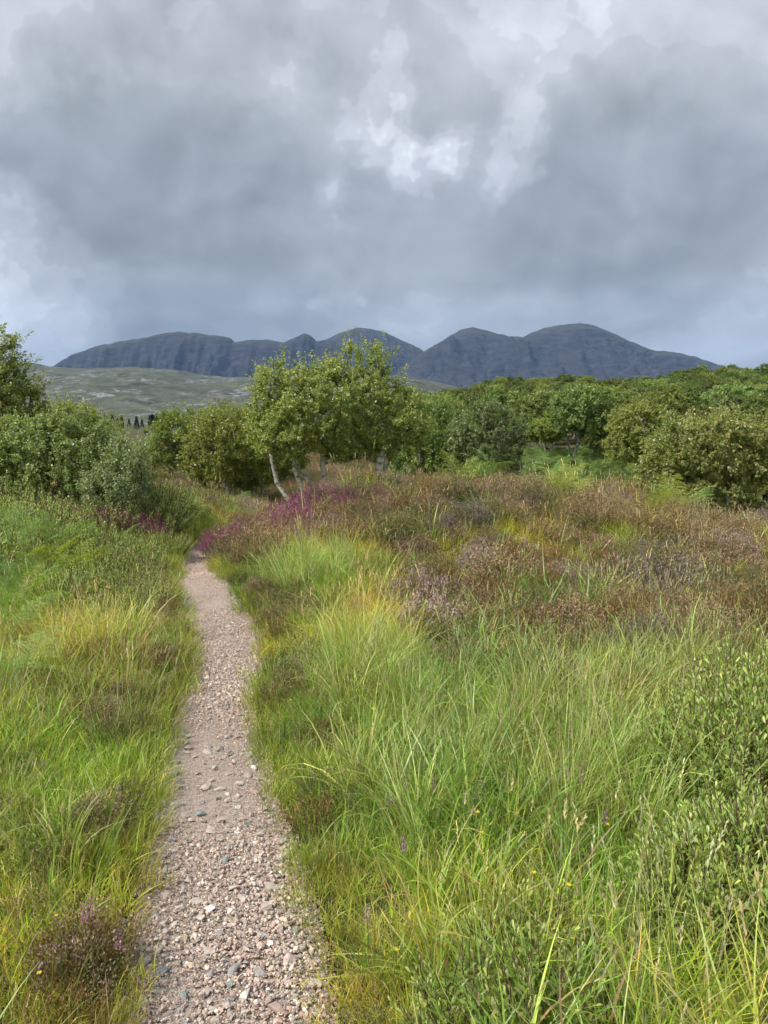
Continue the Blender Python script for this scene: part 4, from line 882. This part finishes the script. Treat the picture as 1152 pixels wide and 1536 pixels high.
# heather and grass in the valley, out to where single plants merge
P = wedge(30000, 11, 70, .60, .75); px_, py_ = wpix(P[:, 0], P[:, 1], terrain(P[:, 0], P[:, 1])); left = (px_ < 560) | (P[:, 1] > 60)
nn_ = fbm(P[:, 0] * .35, P[:, 1] * .35, 81, 3); k = left & keepout(P, .15) & (rng.random(len(P)) < .8); P = P[k]; nn_ = nn_[k]; n = len(P)
kind = np.select([nn_ < -.25, nn_ < .0, nn_ < .22], [2, 0, 8], 2) + rng.integers(0, 2, n)
scatter('valley_heather', lift(P), rots(n, .12), rng.uniform(1.0, 1.6, n) * np.clip(P[:, 1] / 22, .9, 2.4), kind, jit((1, 1, 1), n, .14, .03) * np.where(nn_[:, None] > .1, [[1.0, 1.25, .9]], [[1, 1, 1]]), C_heath, 'rusty and green heather spreading over the open valley floor', 'heather')
# young heather by the path, left foreground
P = wedge(9000, 1.0, 8, .62, .6); dk = f_dark(P); sd = path_sd(P[:, 0], P[:, 1]); w = np.maximum(dk * .9, .07 * (P[:, 0] < 0) + .03); k = (sd > .12) & (rng.random(len(P)) < w); P = P[k]; n = len(P)
scatter('young_heather', lift(P), rots(n, .12), rng.uniform(.45, .8, n), rng.choice([0, 1, 2, 3, 8, 9, 4], n, p=[.10, .10, .3, .3, .07, .07, .06]), jit((.95, 1.0, .9), n, .12, .03), C_heath, 'short young heather mixed into the grass beside the path', 'heather')
# bracken in the hollow behind the mound
def coarse_frond(name, Lf, col, seed):
    global rng
    keep = rng; rng = np.random.default_rng(seed); g = Geo(); n = 11; f = np.linspace(.3, 1, n); a = .35 + 1.25 * f ** 1.4
    x = np.cumsum(np.sin(a)) * Lf / n; z = np.cumsum(np.cos(a)) * Lf / n; tube(g, np.column_stack([x, 0 * x, z]), np.linspace(.006, .002, n), np.asarray(col) * .9, 3); g.add([(0, 0, -.05), (.01, 0, -.05), (x[0], 0, z[0])], [(0, 1, 2)], col)
    for sd in (-1, 1):
        P_ = np.column_stack([x, 0 * x, z]); D = unit(np.column_stack([np.sin(a) * .45, np.full(n, sd * 1.0), np.cos(a) * .45 - .25]) + rng.normal(0, .08, (n, 3))); pl = Lf * .46 * (1.06 - (f - .3) / .7) ** .9 * rng.uniform(.85, 1.1, n)
        for k in range(6):                                               # every pinna is a row of lobes
            u = (k + .3) / 6; q = P_ + D * (pl * u)[:, None]
            for s2 in (-1, 1): g.add(*kites(q, unit(D * .6 + s2 * np.column_stack([np.sin(a), 0 * a, np.cos(a)])), unit(np.column_stack([-np.cos(a), 0 * a, np.sin(a)]) + rng.normal(0, .3, (n, 3))), pl * .20 * (1.1 - u), pl * .13, jit(col, n, .12, .04)))
    me = g.mesh(name, M_fern); rng = keep; return me
C_fr = proto_collection('bracken_frond', [coarse_frond(f'hollow_frond_{i}', 1.0, np.array([.15, .225, .06]) * (.55, .75, .95, 1.2, 1.45, .85)[i], 650 + i) for i in range(6)])
P = wedge(9000, 14.5, 46, .60, .8); px_, py_ = wpix(P[:, 0], P[:, 1], terrain(P[:, 0], P[:, 1])); k = (px_ > 640) & (P[:, 1] > 14.5 + 0 * px_) ; P = P[k]; n = len(P)
scatter('bracken_bed', lift(P), np.column_stack([rng.normal(0, .2, n), rng.normal(.25, .25, n), rng.uniform(0, 6.28, n)]), rng.uniform(.6, 1.15, n), rng.integers(0, 6, n), np.ones((n, 3)), C_fr, 'dense dark green bracken filling the hollow in front of the wood', 'bracken')

# ------------------------------------------------------------------ single plants
def spread(n, poly, mind):
    lo, hi = poly.min(0), poly.max(0); out = np.zeros((0, 2)); C = lo + rng.random((n * 40, 2)) * (hi - lo)
    C = C[inpoly(C, poly)]; C = C[path_sd(C[:, 0], C[:, 1]) > .25]
    for q in C:
        if len(out) == 0 or ((out - q) ** 2).sum(1).min() > mind * mind:
            out = np.vstack([out, q])
            if len(out) >= n: break
    return out
def P3(p): return (float(p[0]), float(p[1]), float(terrain(p[0], p[1])))
HLAB = {'brown': ('brown heather bush on the rounded mound', 'brown heather bushes on the mound'), 'green': ('olive green heather bush among brown heather on the mound', 'olive heather bushes on the mound'),
        'pink': ('pale pink flowering heather bush on the mound', 'pale pink heather bushes on the mound'), 'grey': ('faded grey heather bush among the brown heather', 'grey heather bushes on the mound'), 'rust': ('rusty orange brown heather bush on the mound', 'rusty heather bushes on the mound')}
Q = spread(200, HE_POLY, .33); vn = fbm(Q[:, 0] * 1.1, Q[:, 1] * 1.1, 71, 3) + rng.normal(0, .2, len(Q)); pk = patch(Q, [(650, 930, .6), (700, 960, .5), (690, 870, .5), (880, 900, .4), (1120, 860, .4), (640, 740, .3)])
for q, v, p in zip(Q, vn, pk):
    kind = 'pink' if p > .60 else ('grey' if v < -.46 else 'green' if v < -.14 else 'brown' if v < .16 else 'rust' if v < .34 else 'pink' if rng.random() < .3 else 'brown')
    if patch(q[None], PINKISH)[0] > .5: continue
    place = 'near the crest of the mound' if q[1] > 9.4 else 'on the right flank of the mound' if q[0] > 2.6 else 'on the front slope of the mound'
    heather(kind, P3(q), HLAB[kind][0].replace('on the rounded mound', '').replace('on the mound', '').strip() + ' ' + place, HLAB[kind][1].replace('on the mound', '').strip() + ' ' + place, s=float(rng.uniform(.75, 1.5)))
for px, py, rr, k, lab, grp in ((368, 822, .55, 24, 'bright magenta bell heather in flower where the mound meets the path', 'magenta heather at the foot of the mound'), (410, 800, .6, 8, 'bright magenta bell heather in flower where the mound meets the path', 'magenta heather at the foot of the mound'),
        (445, 792, .45, 7, 'reddish purple heather on the left shoulder of the mound', 'purple heather on the mound shoulder'), (500, 775, .6, 6, 'reddish purple heather on the left shoulder of the mound', 'purple heather on the mound shoulder'), (205, 808, .34, 9, 'purple heather in flower below the small silvery willow', 'purple heather below the willow'), (138, 800, .36, 9, 'purple heather in flower among green bog myrtle left of the path', 'purple heather among the left bushes')):
    g = G(px, py)
    for i in range(k):
        q = g[:2] + rng.normal(0, rr * .55, 2)
        if path_sd(q[0:1], q[1:2])[0] < .2: q = q + np.array([.35 if px > 300 else -.35, 0])
        heather('magenta', P3(q), lab, grp, float(rng.uniform(.8, 1.25)), 'bell_heather')
        if i % 3 == 0: q2 = q + rng.normal(0, .22, 2); (heather('green', P3(q2), 'olive green heather bush growing between magenta bell heather', 'olive heather among the magenta heather', float(rng.uniform(.7, 1.0))) if path_sd(q2[0:1], q2[1:2])[0] > .2 else None)
# bog myrtle at the right, lower right corner and middle foreground
for (px, py, s) in ((1085, 1190, 1.0), (1150, 1160, 1.2), (1030, 1165, .8), (1140, 1100, 1.1), (1100, 1140, 1.0), (1060, 1120, .8), (1120, 1220, .9)):
    bush(P3(G(px, py)), MY[int(rng.integers(4))], s, 'dense small bog myrtle bush beside pale arching grass below the heather', 'bog myrtle bushes at the right')
for (px, py, s) in ((1060, 1400, .8), (1140, 1370, .95), (1000, 1430, .6), (1110, 1450, .75), (1190, 1400, .95), (1090, 1340, .8)):
    bush(P3(G(px, py)), MY[int(rng.integers(4))], s, 'large leaved bog myrtle bush with reddish stems over the long grass', 'large leaved bog myrtle bushes')
for (px, py, s) in ((760, 1470, .75), (830, 1440, .65), (700, 1560, .7), (800, 1560, .8), (880, 1480, .5)):
    bush(P3(G(px, py)), MYS[int(rng.integers(3))], s, 'young green bog myrtle growing up through the long grass near the path', 'young bog myrtle in the grass')
for (px, py, s) in ((30, 830, 1.3), (80, 815, 1.4), (130, 840, 1.2), (190, 850, 1.1), (235, 800, 1.4), (60, 790, 1.5), (110, 800, 1.3), (10, 800, 1.5), (215, 780, 1.6), (165, 865, 1.0), (250, 830, .9), (185, 905, 1.0), (130, 905, 1.0), (225, 915, .85), (240, 780, 1.6), (160, 800, 1.3), (150, 925, 1.0), (100, 915, 1.1), (205, 935, .75), (10, 860, 1.4), (60, 850, 1.3), (110, 860, 1.2), (150, 880, 1.1), (210, 870, .9), (40, 800, 1.5), (175, 780, 1.5), (140, 780, 1.5), (90, 785, 1.5)):
    bush(P3(G(px, py)), MYD[int(rng.integers(3))], s, 'small leaved green bush in the thicket left of the path', 'green bushes left of the path', 'myrtle_bush')
# bracken ferns
for (px, py, n_, s) in ((20, 905, 5, .9), (70, 890, 5, .9), (-20, 950, 5, 1.0), (120, 880, 4, 1.0), (30, 860, 5, 1.2), (90, 850, 5, 1.1), (150, 860, 4, .9), (-30, 880, 5, 1.2), (50, 930, 5, 1.0), (0, 840, 5, 1.2), (60, 870, 5, 1.1), (110, 905, 4, .9), (20, 930, 5, 1.0), (170, 830, 3, .9), (0, 975, 4, .9)):
    fern(P3(G(px, py)), n_, s, 'green' if rng.random() < .7 else 'yellow', 'bracken fern in the patch at the edge of the left meadow', 'bracken left of the path')
fern(P3(G(15, 1045)), 3, .95, 'green', 'single bracken fern with broad fronds in the left meadow grass', face=-.4)
fern(P3(G(150, 945)), 3, .5, 'green', 'small pale bracken fern among dry grass stems')
for (px, py, n_, s) in ((380, 775, 4, .8), (365, 765, 4, .8), (250, 745, 3, .7), (225, 765, 3, .7), (330, 760, 3, .6), (390, 760, 4, .8)):
    fern(P3(G(px, py)), n_, s, 'green', 'light green bracken fern in the valley beyond the bend of the path', 'bracken beyond the path bend')
for (px, d, n_, s, k, lab) in ((690, 10.7, 4, 1.25, 'yellow', 'bracken fern poking above the crest of the mound'), (728, 10.8, 4, 1.3, 'green', 'bracken fern with a flat frond on the crest of the mound'), (846, 10.2, 6, 1.25, 'yellow', 'yellow green bracken fern on the right shoulder of the mound'), (866, 9.9, 5, 1.1, 'yellow', 'yellow green bracken low on the right shoulder of the mound'),
        (1000, 10.2, 5, 1.2, 'yellow', 'pale yellow bracken beside the big bushy birch'), (985, 9.2, 4, 1.0, 'yellow', 'yellowing bracken fern among heather right of the mound'), (815, 10.9, 4, 1.2, 'green', 'bracken fern behind the right shoulder of the mound'), (1030, 11.2, 4, 1.2, 'green', 'green bracken fern under the big bushy birch')):
    fern(tuple(at(px, d)), n_, s, k, lab)
# single pale tussocks
TS = [tuft(f'tussock_{i}', 130, .13, .34, .66, .0050, .30, 1.05, PALE, PAW, (1.22, 1.14, 1.1), M_grass1, 6) for i in range(4)]
TH = []
for i in range(3):
    g = Geo(); h = 9; a = rng.uniform(0, 6.28, h); ln = np.abs(rng.normal(.1, .12, h)); bd = np.abs(rng.normal(.2, .15, h)); Ln = rng.uniform(.6, .85, h); C = mixcol(STRAW, STW, h); Pz = np.column_stack([np.cos(a) * .06, np.sin(a) * .06, np.zeros(h)]); g.add(*blades(Pz, a, ln, bd, Ln, np.full(h, .0026), C * .8, C, 4)); TH.append(g.mesh(f'tussock_stalk_{i}', M_grass1))
for (px, py, s) in ((515, 1020, 1.0), (560, 1040, 1.0), (600, 1080, .9), (540, 980, .9), (470, 870, 1.0), (510, 850, .9), (430, 890, .9), (840, 1080, 1.0), (900, 1100, 1.0), (950, 1070, .9), (780, 1090, .9), (1020, 1020, .9), (880, 1180, 1.0), (700, 1180, .9), (1060, 1060, .9), (840, 1250, .9), (960, 1250, .9), (620, 1250, .8)):
    e = empty('grass_tussock', P3(G(px, py)), float(rng.uniform(0, 6.28)), s); e.rotation_euler[1] = .12
    lab = ('thick pale green grass tussock spilling towards the path', 'pale tussocks near the path') if px < 640 else ('pale arching grass tussock below the heather at the right', 'pale tussocks at the right')
    tag(e, lab[0], 'grass', lab[1]); obj('blades', TS[int(rng.integers(4))], e); obj('stalks', TH[int(rng.integers(3))], e)
# small flowers
def flower_mesh(name, col, petals, r, stem):
    gs, gp = Geo(), Geo(); tube(gs, [(0, 0, 0), (.01, 0, stem * .5), (0, .01, stem)], [.0012, .001, .0008], (.16, .24, .06), 3)
    a = np.arange(petals) / petals * 6.283; D = np.column_stack([np.cos(a), np.sin(a), np.full(petals, .35)]); gp.add(*kites(np.tile([0, .01, stem], (petals, 1)), D, np.tile([0, 0, 1.], (petals, 1)), r, r * .95, np.tile(col, (petals, 1)), .62))
    return gs.mesh(name + '_stem', M_leaf), gp.mesh(name + '_petals', M_leaf)
FY = flower_mesh('tormentil', (.85, .66, .02), 4, .0075, .24)
def spike_mesh():
    gs, gp = Geo(), Geo(); tube(gs, [(0, 0, 0), (0, .01, .16), (.01, 0, .30)], [.002, .0016, .001], (.16, .20, .06), 4); n = 46; t = rng.random(n); a = rng.uniform(0, 6.28, n)
    gp.add(*kites(np.column_stack([np.cos(a) * .006, np.sin(a) * .006, .22 + .09 * t]), np.column_stack([np.cos(a), np.sin(a), np.full(n, .5)]), rdir(n), .013, .009, mixcol([(.52, .27, .46), (.44, .20, .38), (.62, .40, .56)], [.4, .3, .3], n))); return gs.mesh('spike_stem', M_leaf), gp.mesh('spike_petals', M_leaf)
FP = spike_mesh()
for i in range(70):
    q = wedge(1, 1.7, 4.6, .5, .4)[0]
    if path_sd(q[0:1], q[1:2])[0] < .08: continue
    e = empty('yellow_flower', P3(q), float(rng.uniform(0, 6.28)), float(rng.uniform(.8, 1.3))); tag(e, 'tiny yellow four petalled flower in the grass beside the path', 'flower', 'tiny yellow flowers in the grass'); obj('stem', FY[0], e); obj('petals', FY[1], e)
for (px, py) in ((588, 1250), (605, 1340), (625, 1255), (850, 1220), (870, 1230), (180, 1480), (130, 1460), (140, 1455), (550, 1450), (905, 1290), (910, 1130), (650, 1240), (180, 1250), (700, 1030)):
    e = empty('purple_flower', P3(G(px, py)), float(rng.uniform(0, 6.28)), float(rng.uniform(.5, .75))); tag(e, 'small lilac flower spike standing in the grass', 'flower', 'lilac flower spikes in the grass'); obj('stem', FP[0], e); obj('petals', FP[1], e)

# ------------------------------------------------------------------ air between here and the mountains
def build_haze():
    m, nt, out = newmat('haze'); p = nt.nodes.new('ShaderNodeVolumePrincipled'); p.inputs['Color'].default_value = (.33, .57, 1.0, 1); p.inputs['Density'].default_value = HAZE
    p.inputs['Anisotropy'].default_value = 0.0; nt.links.new(p.outputs[0], out.inputs['Volume'])
    x0, x1, y0, y1, z0, z1 = -9000, 9000, -400, 9400, -160, 900
    V = [(x, y, z) for z in (z0, z1) for y in (y0, y1) for x in (x0, x1)]; F = [(0, 2, 3, 1), (4, 5, 7, 6), (0, 1, 5, 4), (2, 6, 7, 3), (0, 4, 6, 2), (1, 3, 7, 5)]
    tag(obj('haze', mesh_np('haze', V, [F], None, m)), kind='stuff'); 
HAZE = 4.3e-5
build_haze()
